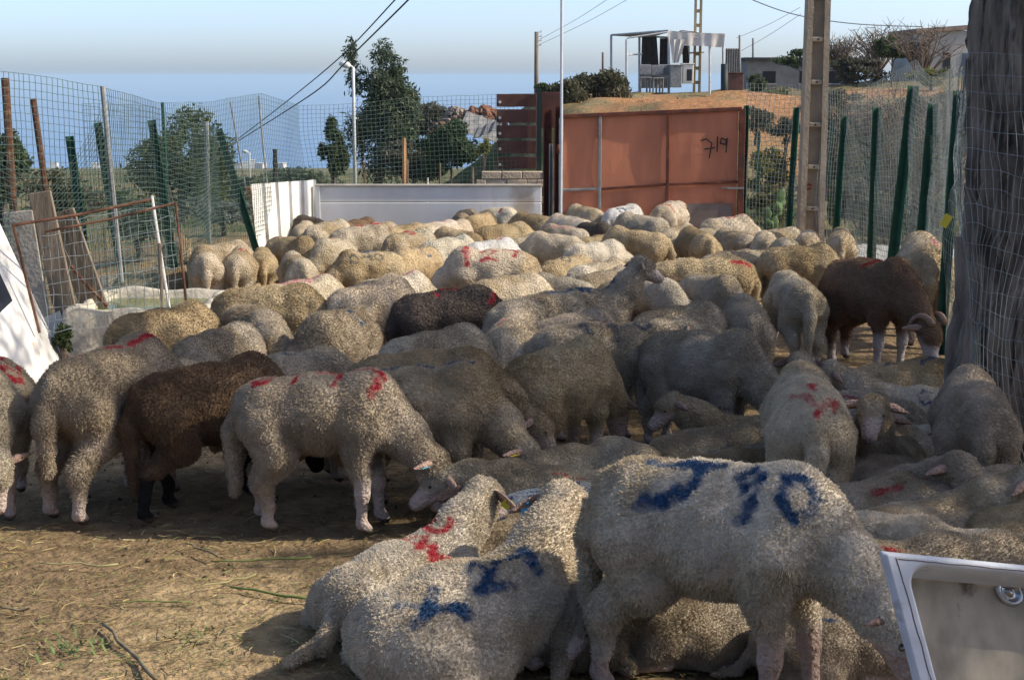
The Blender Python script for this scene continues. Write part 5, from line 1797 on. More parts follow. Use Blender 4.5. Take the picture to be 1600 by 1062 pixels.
def make_sheep(i, S):
    rnd = random.Random(1000 + i)
    rng = np.random.default_rng(1000 + i)
    pose = S['pose']
    dist = S['loc'][1]
    if dist < 7.6:
        h, nh, L, cs, rad = .0135, 50000, .0092, .0125, (.0009, .0008, .0006)
    elif dist < 10.5:
        h, nh, L, cs, rad = .015, 22000, .0105, .015, (.0012, .0011, .0008)
    else:
        h, nh, L, cs, rad = .021, 9000, .007, .016, (.0013, .0012, .0009)
    P, frame = sheep_prims(pose, S.get('head', 'graze'), rnd, S.get('yaw', 0), S.get('fat', rnd.uniform(.97, 1.10)), S.get('tail', rnd.uniform(.8, 1.05)), S.get('legs'), S.get('bare', False))
    Fd, lo = build_field(P, h)
    V, Q = surface_nets(Fd, lo, h)
    # which skin lies nearest: wool or bare
    dw = np.full(len(V), 9.0)
    db = np.full(len(V), 9.0)
    for pr in P:
        d = prim_dist(V, pr[:5])
        if pr[6]:
            dw = np.minimum(dw, d)
        else:
            db = np.minimum(db, d)
    wool = sstep(-.008, .012, db - dw)
    nb0 = len(V)
    poll, Fv, Sv, Uv = frame
    ears = []
    for s in (1, -1):
        ev, eq = ear_mesh(poll, Fv, Sv, Uv, s, S.get('droop', rnd.uniform(.2, .6)), scale=S.get('ear', 1.0))
        ears.append((len(V), ev))
        Q = np.concatenate([Q, eq + len(V)])
        V = np.concatenate([V, ev])
    wool = np.concatenate([wool, np.zeros(len(V) - nb0)])
    me_tmp = np_mesh('body', V, Q)
    N = np.zeros((len(V), 3), dtype=np.float32)
    me_tmp.vertex_normals.foreach_get('vector', N.ravel()) if False else None
    nn = np.empty(len(V) * 3, dtype=np.float32)
    me_tmp.vertices.foreach_get('normal', nn)
    N = nn.reshape(-1, 3).astype(float)
    bpy.data.meshes.remove(me_tmp)
    zc = .50 if pose == 'stand' else .15
    # flatten what lies on the ground, lumps of fleece
    V2 = V + N * (wool * ((vnoise(V, 9.0, i) - .5) * .020 + (vnoise(V, 24.0, i + 7) - .5) * .011))[:, None]
    V2[:, 2] = np.maximum(V2[:, 2], .0)
    coat, dirt, face = (np.array(c) for c in COATS[S['coat']])
    if 'legs_col' in S:
        face = np.array(S['legs_col'])
    tint = 1 + np.array([rnd.uniform(-.10, .10)] * 3) + np.array([rnd.uniform(-.02, .03), 0, rnd.uniform(-.04, .02)])
    coat = coat * tint
    segs = mark_segments(S.get('marks', []))

    def colour(co, w):
        n1 = vnoise(co, 3.2, i + 11)
        n2 = vnoise(co, 11.0, i + 13)
        dm = sstep(.36, .74, n1 * .65 + n2 * .35)[:, None] * .85
        c = coat * (1 - dm) + dirt * dm
        c = c * (.84 + .32 * vnoise(co, 30.0, i + 17))[:, None] * (.90 + .20 * vnoise(co, 6.0, i + 18))[:, None]
        c = paint(co, c, segs, zc, i)
        f = face * (.85 + .3 * vnoise(co, 20.0, i + 19))[:, None]
        return c * w[:, None] + f * (1 - w[:, None])

    C = colour(V2, wool)
    hoof = (1 - sstep(.018, .034, V2[:, 2])) * (1 - wool) if pose == 'stand' else np.zeros(len(V2))
    hoof[nb0:] = 0
    C = C * (1 - hoof[:, None]) + np.array((.10, .08, .06)) * hoof[:, None]
    # nose and mouth
    mz = poll + Fv * .205 - Uv * .024
    dn = np.linalg.norm(V2 - mz, axis=1)
    nm = (1 - sstep(.02, .034, dn))[:, None] * .6
    C = C * (1 - nm) + np.array((.16, .09, .08)) * nm
    if S['coat'] in ('cream', 'grey', 'pale', 'tan', 'white', 'ram'):
        C[nb0:] = np.array((.42, .28, .22)) * (1 + .1 * rnd.uniform(-1, 1))
    label = S['label']
    r = root('sheep', S['loc'], label, 'sheep', 'sheep crowded in the yard', R(S['heading']))
    r.scale = (S['sc'],) * 3
    body = link('body', np_mesh('body', V2, Q, WOOL, True, C), r)
    # fleece strands
    if nh:
        T = Q[(Q < nb0).all(1)]
        tri = np.concatenate([T[:, [0, 1, 2]], T[:, [0, 2, 3]]])
        wt = wool[tri].mean(1)
        a, b, c = V2[tri[:, 0]], V2[tri[:, 1]], V2[tri[:, 2]]
        area = np.linalg.norm(np.cross(b - a, c - a), axis=1) * np.clip(wt * 1.6 - .5, 0, 1)
        pick = rng.choice(len(tri), nh, p=area / area.sum())
        r1, r2 = np.sqrt(rng.random(nh)), rng.random(nh)
        bc = np.stack([1 - r1, r1 * (1 - r2), r1 * r2], 1)
        p = (V2[tri[pick]] * bc[..., None]).sum(1)
        n = (N[tri[pick]] * bc[..., None]).sum(1)
        n /= np.linalg.norm(n, axis=1)[:, None] + 1e-9
        if pose == 'lie':
            n[:, 2] = np.where(p[:, 2] < .03, np.maximum(n[:, 2], 0.0), n[:, 2])
        cen, rv = cells(p, cs, i)
        tg = cen - p
        tg -= n * (tg * n).sum(1)[:, None]
        shag = S.get('shag', 1.0)
        Lr = (L * shag * (.65 + .55 * rv))[:, None] * (.85 + .3 * rng.random((nh, 1))) * (.68 + .64 * vnoise(p, 21.0, i + 23))[:, None] * np.clip(wt[pick], .35, 1)[:, None]
        droop = np.zeros((nh, 3))
        droop[:, 2] = -.35 * shag
        droop[:, 0] = (vnoise(p, 5.0, i + 3) - .5) * .9
        tip = p + (n + droop * .55) * Lr + tg * .62 + rng.normal(0, .0016, (nh, 3))
        m1 = p + n * Lr * .5 + tg * .22 + rng.normal(0, .0012, (nh, 3))
        p0 = p - n * .002
        pos = np.stack([p0, m1, tip], 1)
        hc_ = colour(p, np.ones(nh)) * (.88 + .24 * rng.random((nh, 1))) * (.90 + .20 * rv[:, None])
        hair_object('fleece', pos, 3, rad, hc_, FLEECE, r)
    # eyes
    if S.get('eyes') or dist < 8:
        for s in (1, -1):
            e = MB()
            cpt = Vector(poll + Fv * .070 + Sv * s * .054 + Uv * .020)
            rr = .0125
            rings = 5
            vs_ = [cpt + Vector((0, 0, rr))]
            for q in range(1, rings):
                for k in range(8):
                    th, ph = math.pi * q / rings, 2 * math.pi * k / 8
                    vs_.append(cpt + Vector((math.sin(th) * math.cos(ph), math.sin(th) * math.sin(ph), math.cos(th))) * rr)
            vs_.append(cpt - Vector((0, 0, rr)))
            fs = [(0, 1 + k, 1 + (k + 1) % 8) for k in range(8)]
            for q in range(rings - 2):
                for k in range(8):
                    fs.append((1 + q * 8 + k, 1 + (q + 1) * 8 + k, 1 + (q + 1) * 8 + (k + 1) % 8, 1 + q * 8 + (k + 1) % 8))
            la = len(vs_) - 1
            fs += [(la, 1 + (rings - 2) * 8 + (k + 1) % 8, 1 + (rings - 2) * 8 + k) for k in range(8)]
            e.add(vs_, fs).build('eye', EYE, r, True)
    if S.get('tagc'):
        base, ev = ears[0 if S.get('tagside', 1) > 0 else 1]
        c0 = Vector(ev[3 * 6:4 * 6].mean(0))
        d = Vector(nrm(ev[-1] - ev[0]))
        u = Vector(Uv)
        m = MB()
        x = d
        z = d.cross(u).normalized()
        y = z.cross(x)
        M = Matrix((x, y, z)).transposed()
        m.box(c0 - u * .008 + Vector(Fv) * .008, (.05, .042, .004), M, .0015)
        m.tube([c0 - z * .012, c0 + z * .012], .006, 8)
        m.build('ear_tag', TAGS[S['tagc']], r)
    if S.get('horns'):
        for s in (1, -1):
            pts, rad_ = [], []
            for k in range(12):
                t = k / 11
                an = t * 4.0
                cpt = poll + Uv * (.045 + .02) - Fv * .02 + Sv * s * (.05 + .07 * t)
                pts.append(Vector(cpt - Fv * .075 * math.sin(an) + Uv * (.075 * (math.cos(an) - 1) + .02)))
                rad_.append(.024 * (1 - .75 * t))
            MB().tube(pts, rad_, 9).build('horn', HORN, r, True)
    return r


H_STAND, H_LIE = .716, .336


def place(px, ytop, sc, pose):
    H = (H_STAND if pose == 'stand' else H_LIE) * sc
    return on_height(px, ytop, H)
# px, top of back, heading (0 = facing along +x, 90 = away), pose, head, head yaw, size, coat, label, extras
FLOCK = [
    (1122, 726, 330, 'stand', 'low', -8, 1.13, 'pale', 'large dirty-white sheep numbered 390 in blue, standing beside the white basin', dict(marks=[('3', BLUE, -.19, -.02, .19, .20, -1, .024), ('9', BLUE, .085, -.02, .085, .17, -1, .020), ('0', BLUE, .225, -.03, .10, .13, -1, .018)], legs=[.02, -.05, .05, -.02], fat=1.06, ear=.5, legs_col=(.50, .36, .29))),
    (735, 884, 40, 'lie', 'level', 25, .98, 'pale', 'white sheep lying with a blue X and digits along its flank', dict(marks=[('x', BLUE, -.26, -.06, .16, .14, -1, .026), ('2', BLUE, -.03, -.02, .13, .12, -1, .022), ('7', BLUE, .13, -.01, .12, .11, -1, .022)], tail=0, tagc='blue')),
    (628, 846, 50, 'lie', 'level', 8, .84, 'pale', 'white sheep lying with red digits on its back and tail stretched on the straw', dict(marks=[('2', RED, .02, -.06, .12, .11, -1, .022), ('5', RED, .06, .08, .12, .12, -1, .018), ('c', RED, .20, .07, .10, .10, -1, .016)], tail=1.2, tagc='yellow', tagside=-1, ear=1.35)),
    (928, 903, 70, 'lie', 'low', 20, .98, 'grey', 'round grey sheep lying behind the hind legs of the sheep numbered 390', {}),
    (1285, 958, 5, 'lie', 'low', -30, .80, 'grey', 'grey sheep lying under the chest of sheep 390, blue spots on its side', dict(marks=[('1', BLUE, -.18, -.07, .05, .10, -1, .02), ('-', BLUE, -.05, -.06, .08, .04, -1, .02)])),
    (1085, 940, 200, 'lie', 'low', 10, .78, 'grey', 'small grey sheep lying between the legs of sheep numbered 390', {}),
    (835, 768, 5, 'lie', 'low', 10, 1.0, 'white', 'white-backed sheep with a row of blue marks lying behind the long-eared one', dict(marks=[('7', BLUE, -.22, -.02, .09, .08, -1, .018), ('2', BLUE, -.05, 0, .12, .10, -1, .018), ('9', BLUE, .12, .02, .10, .09, -1, .016)])),
    (800, 806, 15, 'lie', 'low', 0, .93, 'pale', 'cream sheep with blue dots lying between the two sheep with painted digits', dict(marks=[('-', BLUE, -.12, -.03, .07, .03, -1, .018), ('c', BLUE, .08, .0, .10, .10, -1, .016)])),
    (905, 700, 12, 'lie', 'graze', 20, 1.0, 'grey', 'grey sheep lying asleep in front of the standing tan-flanked sheep', {}),
    (865, 730, 175, 'lie', 'low', 10, 1.0, 'grey', 'grey curled sheep with a faint red streak lying behind the blue-marked back', dict(marks=[('-', RED, .0, .06, .14, .03, 1, .012)])),
    (498, 586, 355, 'stand', 'graze', 0, 1.0, 'grey', 'grey grazing sheep with red streaks on its back and a long tail in profile', dict(marks=[('w', RED, -.30, .0, .08, .07, -1, .014), ('1', RED, -.12, .02, .04, .08, -1, .014), ('7', RED, .00, .02, .11, .10, -1, .016), ('7', RED, .16, .0, .14, .13, -1, .020)], legs=[-.03, .05, .03, -.02], tagc='blue', tagside=-1, tail=1.15, fat=.95)),
    (325, 570, 32, 'stand', 'graze', 0, 1.0, 'brown', 'shaggy brown sheep with black legs', dict(shag=1.5, tail=1.2, bare=True, legs=[.09, -.10, .0, .03])),
    (172, 543, 62, 'stand', 'low', -20, 1.02, 'grey', 'grey sheep with short red dashes on its back behind the shaggy brown one', dict(marks=[('-', RED, -.02, 0, .08, .03, -1, .016), ('--', RED, .12, .0, .06, .04, -1, .018), ('-', RED, -.18, .05, .07, .02, -1, .013)])),
    (-18, 568, 282, 'stand', 'graze', 14, 1.0, 'grey', 'sheep cut by the picture edge grazing head down, red ring painted on its side', dict(marks=[('0', RED, .10, .06, .13, .12, 1, .020), ('c', RED, -.10, .02, .13, .12, 1, .024)], eyes=True)),
    (288, 566, 190, 'stand', 'graze', 10, .86, 'pale', 'pale lamb grazing behind the shaggy brown sheep, only head and legs in view', dict(eyes=True)),
    (655, 574, 352, 'stand', 'graze', -8, 1.0, 'cream', 'cream sheep with blue strokes along its spine, yellow tag in its ear', dict(marks=[('/', BLUE, -.22, .02, .15, .06, -1, .017), ('-', BLUE, .0, .03, .06, .03, -1, .016), ('-', BLUE, .14, .02, .12, .03, -1, .014)], tagc='yellow', tagside=-1)),
    (440, 554, 20, 'stand', 'low', 0, .96, 'grey', 'grey sheep whose back shows over the red-streaked grazing sheep', dict(marks=[('-', BLUE, .0, .0, .06, .02, -1, .010)])),
    (338, 516, 60, 'stand', 'low', 0, .92, 'grey', 'smooth ash-grey sheep behind the shaggy brown one', {}),
    (665, 549, 358, 'stand', 'low', 0, 1.03, 'tan', 'long tan sheep standing crosswise behind the blue-striped cream sheep', {}),
    (253, 482, 42, 'stand', 'low', 0, 1.0, 'tan', 'dark-flanked sheep standing before the concrete trough', dict(marks=[('-', BLUE, .05, .0, .1, .02, -1, .009)])),
    (395, 479, 300, 'stand', 'mid', -10, .98, 'grey', 'grey sheep with bony hips beside the dark-flanked one near the trough', {}),
    (418, 448, 2, 'stand', 'low', 0, 1.06, 'tan', 'long brownish sheep at the corner of the concrete trough', {}),
    (472, 437, 40, 'stand', 'low', 0, 1.0, 'cream', 'cream sheep with faded pink paint behind the long brownish one', dict(marks=[('w', PALE, -.20, .05, .30, .12, -1, .03), ('-', PALE, .12, .04, .2, .05, -1, .03)])),
    (525, 486, 248, 'stand', 'graze', -48, 1.0, 'grey', 'grey sheep bending its wrinkled neck down toward the trough side', dict(marks=[('c', BLUE, -.02, .05, .14, .12, 1, .012)])),
    (580, 441, 50, 'stand', 'graze', 0, 1.08, 'cream', 'stout cream sheep standing rump-on beside the dark brown one', {}),
    (615, 431, 40, 'stand', 'low', 0, .98, 'pale', 'pale sheep with bright sunlit back behind the stout cream one', dict(marks=[('-', PALE, .1, .02, .15, .04, -1, .02)])),
    (700, 454, 20, 'stand', 'low', 0, 1.06, 'dark', 'very dark brown sheep with red stripes, standing mid-flock', dict(marks=[('-', RED, -.06, .01, .12, .04, -1, .016), ('/', RED, .26, -.05, .08, .10, -1, .022), ('1', RED, -.12, .0, .05, .07, -1, .012)])),
    (680, 518, 40, 'stand', 'low', 0, .95, 'grey', 'low grey back in front of the very dark brown sheep', {}),
    (800, 499, 78, 'stand', 'graze', 0, .98, 'pale', 'pale fluffy rump with a pink line, in front of the yellow-tagged sheep', dict(marks=[('-', PALE, -.15, .08, .2, .05, -1, .02)])),
    (838, 462, 35, 'stand', 'mid', 40, 1.0, 'grey', 'grey sheep with a yellow ear tag and red-brown cheek', dict(tagc='yellow', tagside=-1)),
    (905, 451, 12, 'stand', 'up', 5, 1.04, 'grey', 'sheep with blue lines on its back holding its bare head high above the flock', dict(marks=[('-', BLUE, -.25, -.02, .18, .03, -1, .016), ('w', BLUE, -.02, .0, .10, .07, -1, .016), ('-', BLUE, .12, .02, .14, .03, -1, .018)], eyes=True)),
    (950, 450, 82, 'stand', 'graze', 0, .95, 'tan', 'rump with smudged red patch below the raised head', dict(marks=[('w', RED, -.34, .08, .12, .12, -1, .020)])),
    (1018, 435, 305, 'stand', 'low', 20, .96, 'grey', 'mottled grey sheep with yellowish wool beside the raised head', {}),
    (925, 505, 12, 'stand', 'level', 0, 1.04, 'grey', 'long grey sheep with dark vertical stain stripes across its side', dict(marks=[('1', (.12, .12, .12), -.08, .0, .06, .14, -1, .022), ('1', (.12, .12, .12), .10, .0, .06, .15, -1, .024), ('c', (.10, .11, .13), .26, .02, .10, .08, -1, .022)])),
    (872, 543, 45, 'stand', 'graze', 6, 1.0, 'tan', 'grey sheep with tan flanks and hanging tail, head hidden behind its neighbour', dict(legs=[.03, .06, .02, -.02], tail=1.3, fat=1.16)),
    (1098, 518, 325, 'stand', 'graze', 0, 1.05, 'grey', 'broad grey sheep with wrinkled neck standing behind the red-marked rump', dict(fat=1.18)),
    (895, 491, 40, 'stand', 'low', 0, .93, 'grey', 'narrow strip of grey back behind the stain-striped sheep', {}),
    (1060, 480, 35, 'stand', 'low', 0, .97, 'grey', 'plain grey back next to the stain-striped sheep', {}),
    (1165, 473, 86, 'stand', 'graze', 0, .98, 'grey', 'rounded grey rump behind the broad grey sheep', {}),
    (1110, 430, 298, 'stand', 'graze', 10, 1.0, 'grey', 'bare-shouldered grey sheep facing the camera with head sunk in the flock', {}),
    (1243, 433, 98, 'stand', 'graze', 0, 1.04, 'grey', 'grey sheep seen from behind, tail between its legs, before the dark ram', dict(tail=1.2)),
    (1362, 404, 300, 'stand', 'graze', 0, 1.32, 'ram', 'dark brown horned ram with a white face lowered by the wire fence', dict(horns=True, eyes=True, marks=[('7', (.22, .02, .02), -.06, .02, .14, .14, -1, .020)], fat=1.1)),
    (1446, 373, 82, 'stand', 'graze', 0, 1.42, 'cream', 'cream sheep with sunlit flank between the dark ram and the green posts', dict(marks=[('-', PALE, -.2, -.02, .2, .06, -1, .03)])),
    (1250, 384, 4, 'stand', 'low', 0, 1.08, 'tan', 'grey-brown sheep standing crosswise behind the tail of the dark ram', {}),
    (1115, 403, 182, 'stand', 'mid', 0, 1.04, 'tan', 'brownish sheep with a red dash near its rump', dict(marks=[('-', RED, -.16, .05, .16, .04, 1, .025)])),
    (768, 390, 184, 'stand', 'graze', 0, 1.18, 'cream', 'big cream sheep with red 1 2 7 on its side', dict(marks=[('1', RED, .26, .03, .10, .15, 1, .026), ('2', RED, .10, .02, .14, .14, 1, .016), ('7', RED, -.10, .0, .12, .10, 1, .016)])),
    (795, 431, 30, 'stand', 'low', 0, .98, 'cream', 'short-bodied cream sheep in front of the big one numbered 127', {}),
    (577, 393, 212, 'stand', 'graze', 0, 1.02, 'tan', 'tan sheep with a dark blue blotch and scribbled rings on its side', dict(marks=[('-', BLUE, .10, -.02, .14, .04, 1, .045), ('000', (.10, .10, .09), .28, .08, .11, .08, 1, .012)])),
    (650, 387, 240, 'stand', 'low', 30, .98, 'tan', 'tan sheep with curved blue line, behind the neck of sheep 127', dict(marks=[('c', BLUE, .05, .02, .16, .16, 1, .014), ('-', BLUE, .2, -.02, .12, .03, 1, .02)])),
    (520, 373, 250, 'stand', 'graze', -20, 1.0, 'cream', 'cream sheep head down facing the camera beside the corrugated sheet', dict(marks=[('-', PALE, .1, -.02, .12, .04, 1, .02)])),
    (455, 370, 320, 'stand', 'graze', 0, 1.02, 'tan', 'tan-grey sheep reaching down beside the corrugated white sheet', dict(marks=[('-', PALE, -.2, .02, .10, .03, -1, .015)])),
    (464, 399, 112, 'stand', 'graze', 0, 0.90, 'cream', 'cream rump in front of the tan-grey sheep that reaches down', {}),
    (410, 392, 100, 'stand', 'graze', 0, 0.88, 'tan', 'narrow brown-stained rump between two cream sheep near the trough', {}),
    (373, 392, 92, 'stand', 'graze', 0, 0.91, 'cream', 'cream sheep with a red ring on its rump near the trough', dict(marks=[('c', RED, .05, .0, .10, .08, -1, .014)])),
    (320, 389, 104, 'stand', 'graze', 0, 0.93, 'cream', 'cream rump right behind the end of the concrete trough', {}),
    (348, 380, 40, 'stand', 'low', 0, 0.91, 'cream', 'cream back showing over the red-ringed sheep', {}),
    (277, 369, 105, 'stand', 'graze', 0, 1.01, 'tan', 'tan sheep standing by the rusty mesh frame beyond the trough', {}),
    (308, 379, 80, 'stand', 'graze', 0, 0.88, 'tan', 'small tan rump wedged next to the rusty mesh frame', {}),
    (242, 420, 10, 'lie', 'low', 0, .95, 'tan', 'tan sheep lying behind the trough rim', {}),
    (205, 424, 30, 'lie', 'low', 0, .85, 'cream', 'small cream sheep lying behind the wire mesh by the trough', {}),
    (474, 350, 88, 'stand', 'graze', 0, .94, 'cream', 'cream rump against the corner of the white panels', {}),
    (512, 347, 50, 'stand', 'low', 0, 1.0, 'cream', 'cream sheep beside the white panel seam', {}),
    (562, 352, 35, 'stand', 'low', 0, 1.02, 'grey', 'grey sheep with a red wavy line along its spine', dict(marks=[('w', RED, -.08, .02, .12, .06, -1, .018), ('c', RED, .14, .03, .14, .08, -1, .016)])),
    (557, 343, 50, 'stand', 'low', 0, .94, 'brown', 'brown sheep, only its back showing, close to the white panel', {}),
    (484, 339, 130, 'stand', 'low', 0, .9, 'dark', 'blackish sheep in the corner of the corrugated sheet', {}),
    (606, 347, 268, 'stand', 'level', 0, 1.0, 'cream', 'cream sheep facing the camera before the white panel', dict(eyes=True)),
    (633, 351, 50, 'stand', 'low', 0, .96, 'tan', 'tan sheep beside the one facing the camera at the white panel', {}),
    (683, 347, 40, 'stand', 'low', 0, 1.0, 'pale', 'pale sheep with pink stain along its spine at the white panel', dict(marks=[('-', PALE, -.05, .02, .25, .03, -1, .02)])),
    (640, 361, 45, 'stand', 'low', 0, 1.0, 'cream', 'cream sheep with red and green number near the white panel', dict(marks=[('5', RED, -.10, .02, .14, .12, -1, .02), ('c0', GREEN, .08, .04, .12, .12, -1, .012)])),
    (700, 371, 40, 'stand', 'low', 0, 1.0, 'pale', 'pale sheep with a green ring painted on its shoulder', dict(marks=[('0', GREEN, .08, .03, .14, .12, -1, .013)])),
    (715, 359, 140, 'stand', 'low', 0, 1.0, 'tan', 'tan sheep behind the green-ringed one', {}),
    (728, 328, 80, 'stand', 'mid', 0, 1.02, 'grey', 'grey rump, first of three bunched up at the white panel end', {}),
    (749, 334, 62, 'stand', 'low', 0, .98, 'tan', 'tan rump, middle of three bunched up at the white panel end', {}),
    (774, 325, 330, 'stand', 'low', 0, 1.04, 'pale', 'pale sheep with a red spot, last of three bunched up at the white panel', dict(marks=[('1', RED, .1, .0, .06, .10, -1, .022)])),
    (711, 346, 60, 'stand', 'low', 0, .88, 'cream', 'little cream lamb below the three bunched up at the white panel', {}),
    (787, 350, 25, 'stand', 'low', 0, 1.06, 'tan', 'long yellow-brown sheep standing crosswise below the three bunched ones', {}),
    (833, 335, 140, 'stand', 'low', 0, 1.02, 'tan', 'tan sheep in front of the brown gate posts', {}),
    (890, 338, 140, 'stand', 'low', 0, 1.0, 'pale', 'pale sheep with small blue ticks at the hinge side of the gate', dict(marks=[('- -', BLUE, .15, .0, .08, .04, 1, .012)])),
    (930, 347, 300, 'stand', 'low', 20, .96, 'dark', 'black-brown sheep with a yellow ear tag in front of the gate', dict(tagc='yellow')),
    (915, 323, 130, 'stand', 'low', 0, 1.0, 'cream', 'cream sheep with a blue dot right under the gate bar', dict(marks=[('-', BLUE, .05, .0, .06, .03, 1, .014)])),
    (950, 323, 130, 'stand', 'low', 0, .96, 'cream', 'cream sheep between the blue-dotted and the white one at the gate', {}),
    (974, 322, 50, 'stand', 'low', 0, 1.02, 'white', 'bright white sheep with a blue ring and patch by the gate', dict(marks=[('0-', BLUE, -.24, -.02, .15, .14, -1, .020)])),
    (1048, 315, 58, 'stand', 'low', 0, 1.10, 'pale', 'tall pale sheep with red lines over its rump at the gate', dict(marks=[('1', RED, -.22, -.05, .05, .16, -1, .016), ('c', RED, -.28, .06, .20, .14, -1, .014)], tail=1.2)),
    (1003, 336, 150, 'stand', 'graze', 0, 1.04, 'grey', 'greyish sheep standing crosswise below the tall pale one', {}),
    (768, 375, 40, 'stand', 'low', 0, .96, 'white', 'whitish back behind the number of sheep 127', dict(marks=[('-', PALE, .1, .02, .12, .03, -1, .02)])),
    (823, 368, 60, 'stand', 'low', 0, .92, 'cream', 'cream rounded lamb rump beside the whitish back', {}),
    (868, 366, 150, 'stand', 'low', 0, 1.04, 'cream', 'cream sheep turned away with its tail toward the raised head', dict(tail=1.1)),
    (882, 353, 140, 'stand', 'low', 0, .98, 'pale', 'pale sheep with a long pink stripe below the black-brown one', dict(marks=[('-', PALE, .15, .03, .3, .04, 1, .02)])),
    (937, 367, 40, 'stand', 'low', 0, .90, 'tan', 'narrow tan back below the black-brown sheep', {}),
    (930, 378, 20, 'stand', 'low', 0, .92, 'pale', 'small pale back squeezed beside the large brown-grey sheep', {}),
    (996, 359, 152, 'stand', 'graze', 0, 1.12, 'tan', 'large brown-grey sheep behind the raised head, rump toward the gate post', {}),
    (1090, 360, 108, 'stand', 'graze', 0, 1.04, 'tan', 'dark-sided tan rump beside the large brown-grey sheep', {}),
    (1060, 354, 50, 'stand', 'low', 0, .96, 'cream', 'cream back between the brown-grey sheep and the gate', {}),
    (1137, 339, 25, 'stand', 'low', 0, 1.10, 'pale', 'long pale sheep with a red dash at the gate corner', dict(marks=[('c-', RED, -.05, .02, .12, .07, -1, .014)])),
    (1104, 357, 15, 'stand', 'low', 0, .94, 'cream', 'cream hump below the long pale sheep at the gate corner', {}),
    (1150, 362, 125, 'stand', 'low', 0, 1.0, 'cream', 'cream sheep seen from behind below the gate corner', {}),
    (1197, 366, 84, 'stand', 'low', 0, .96, 'cream', 'cream rump with tail, between the gate corner and the concrete pole', {}),
    (1227, 370, 262, 'stand', 'mid', 0, .92, 'grey', 'grey woolly head and chest near the foot of the concrete pole', dict(eyes=True)),
    (1262, 364, 76, 'stand', 'low', 0, .94, 'cream', 'sunlit cream rump at the foot of the concrete pole', {}),
    (1217, 358, 30, 'stand', 'low', 0, .98, 'cream', 'cream back stretched behind the two lambs near the concrete pole', {}),
    (1315, 361, 80, 'stand', 'graze', 0, .98, 'cream', 'lone cream sheep seen from behind between concrete pole and green post', dict(tail=1.1)),
    (885, 402, 45, 'stand', 'low', 0, .94, 'tan', 'tan back with a dark ring at the rump of sheep 127', dict(marks=[('0', (.10, .10, .10), -.12, .0, .12, .10, -1, .012)])),
    (935, 410, 40, 'stand', 'low', 0, .98, 'pale', 'pale back with a blue tick in front of the brown-grey sheep', dict(marks=[('-', BLUE, .0, .0, .1, .03, -1, .012)])),
    (945, 423, 40, 'stand', 'low', 0, .96, 'grey', 'grey back just in front of the neck of the raised head', {}),
    (878, 433, 140, 'stand', 'low', 0, .92, 'grey', 'short grey back beside the rump of the short-bodied cream sheep', {}),
    (1165, 390, 200, 'stand', 'mid', 0, .98, 'grey', 'grey sheep with dark eye patch between the brownish one and cream rumps', dict(legs_col=(.14, .10, .10), eyes=True)),
    (1045, 409, 40, 'stand', 'low', 0, .94, 'cream', 'cream back with pinkish tint right behind the raised head', {}),
    (1053, 432, 320, 'stand', 'low', 0, .90, 'brown', 'small brown back wedged behind the mottled grey sheep', {}),
    # the ones lying down along the fence
    (1388, 569, 4, 'lie', 'low', 0, 1.08, 'tan', 'tan-grey sheep with two dark blue stripes lying under the ram', dict(marks=[('/', BLUE, -.03, .02, .05, .07, -1, .013), ('/', BLUE, .16, .02, .12, .08, -1, .016)])),
    (1372, 672, 252, 'lie', 'up', 0, .98, 'grey', 'lying sheep with a woolly forehead looking straight at the camera', dict(eyes=True, tagc='white', tagside=-1)),
    (1345, 612, 150, 'lie', 'level', -60, .96, 'grey', 'lying sheep with a red spot and pink upright ear behind the one facing us', dict(marks=[('-', RED, .1, .05, .1, .05, 1, .025)])),
    (1440, 606, 172, 'lie', 'level', 0, 1.0, 'pale', 'pale sheep with a blue arc lying behind the standing sheep by the fence', dict(marks=[('c', BLUE, .05, .08, .10, .12, 1, .012)])),
    (1395, 716, 275, 'lie', 'level', 25, .94, 'grey', 'lying sheep with head laid down and a yellow tag in its ear', dict(tagc='yellow', tagside=1)),
    (1450, 668, 200, 'lie', 'level', 30, .92, 'pale', 'pale sheep with blue stripe lying beside the one facing us', dict(marks=[('-', BLUE, .0, -.06, .16, .04, -1, .012)])),
    (1425, 744, 10, 'lie', 'low', 0, 1.0, 'grey', 'grey sheep with two red strokes lying behind the sunlit sheep', dict(marks=[('-', RED, -.16, -.06, .08, .04, -1, .024), ('7', RED, .06, -.02, .13, .10, -1, .022)])),
    (1430, 790, 22, 'lie', 'level', -30, 1.04, 'cream', 'sunlit cream sheep lying with head turned toward the fence, above the basin', {}),
    (1575, 800, 60, 'lie', 'low', 0, 1.0, 'tan', 'tan sheep lying above the far corner of the white basin', dict(tagc='blue')),
    (1520, 836, 150, 'lie', 'low', 0, .92, 'pale', 'pale sheep with grey lines lying right behind the rim of the basin', dict(marks=[('-', (.2, .22, .24), .1, .0, .2, .03, 1, .012)])),
    (1395, 846, 10, 'lie', 'low', 0, .94, 'grey', 'grey sheep with red spots lying between sheep 390 and the basin rim', dict(marks=[('- -', RED, -.20, -.01, .07, .03, -1, .022)])),
    (1522, 598, 80, 'stand', 'graze', 0, 1.02, 'grey', 'standing grey sheep seen from behind beside the wire fence and tree trunk', dict(tail=.9)),
    (1262, 592, 86, 'stand', 'graze', 0, 1.0, 'cream', 'standing sheep seen from behind with red strokes across its rump', dict(marks=[('-', RED, -.30, -.10, .05, .02, -1, .02), ('/', RED, -.40, -.10, .16, -.10, -1, .020), ('/', RED, -.34, .10, .16, .10, -1, .022), ('-', RED, -.22, .02, .12, .05, -1, .018)], tail=1.25, fat=1.06)),
    (1185, 655, 160, 'lie', 'level', 20, .94, 'cream', 'lying cream sheep with a pink ear beside the red-marked rump', {}),
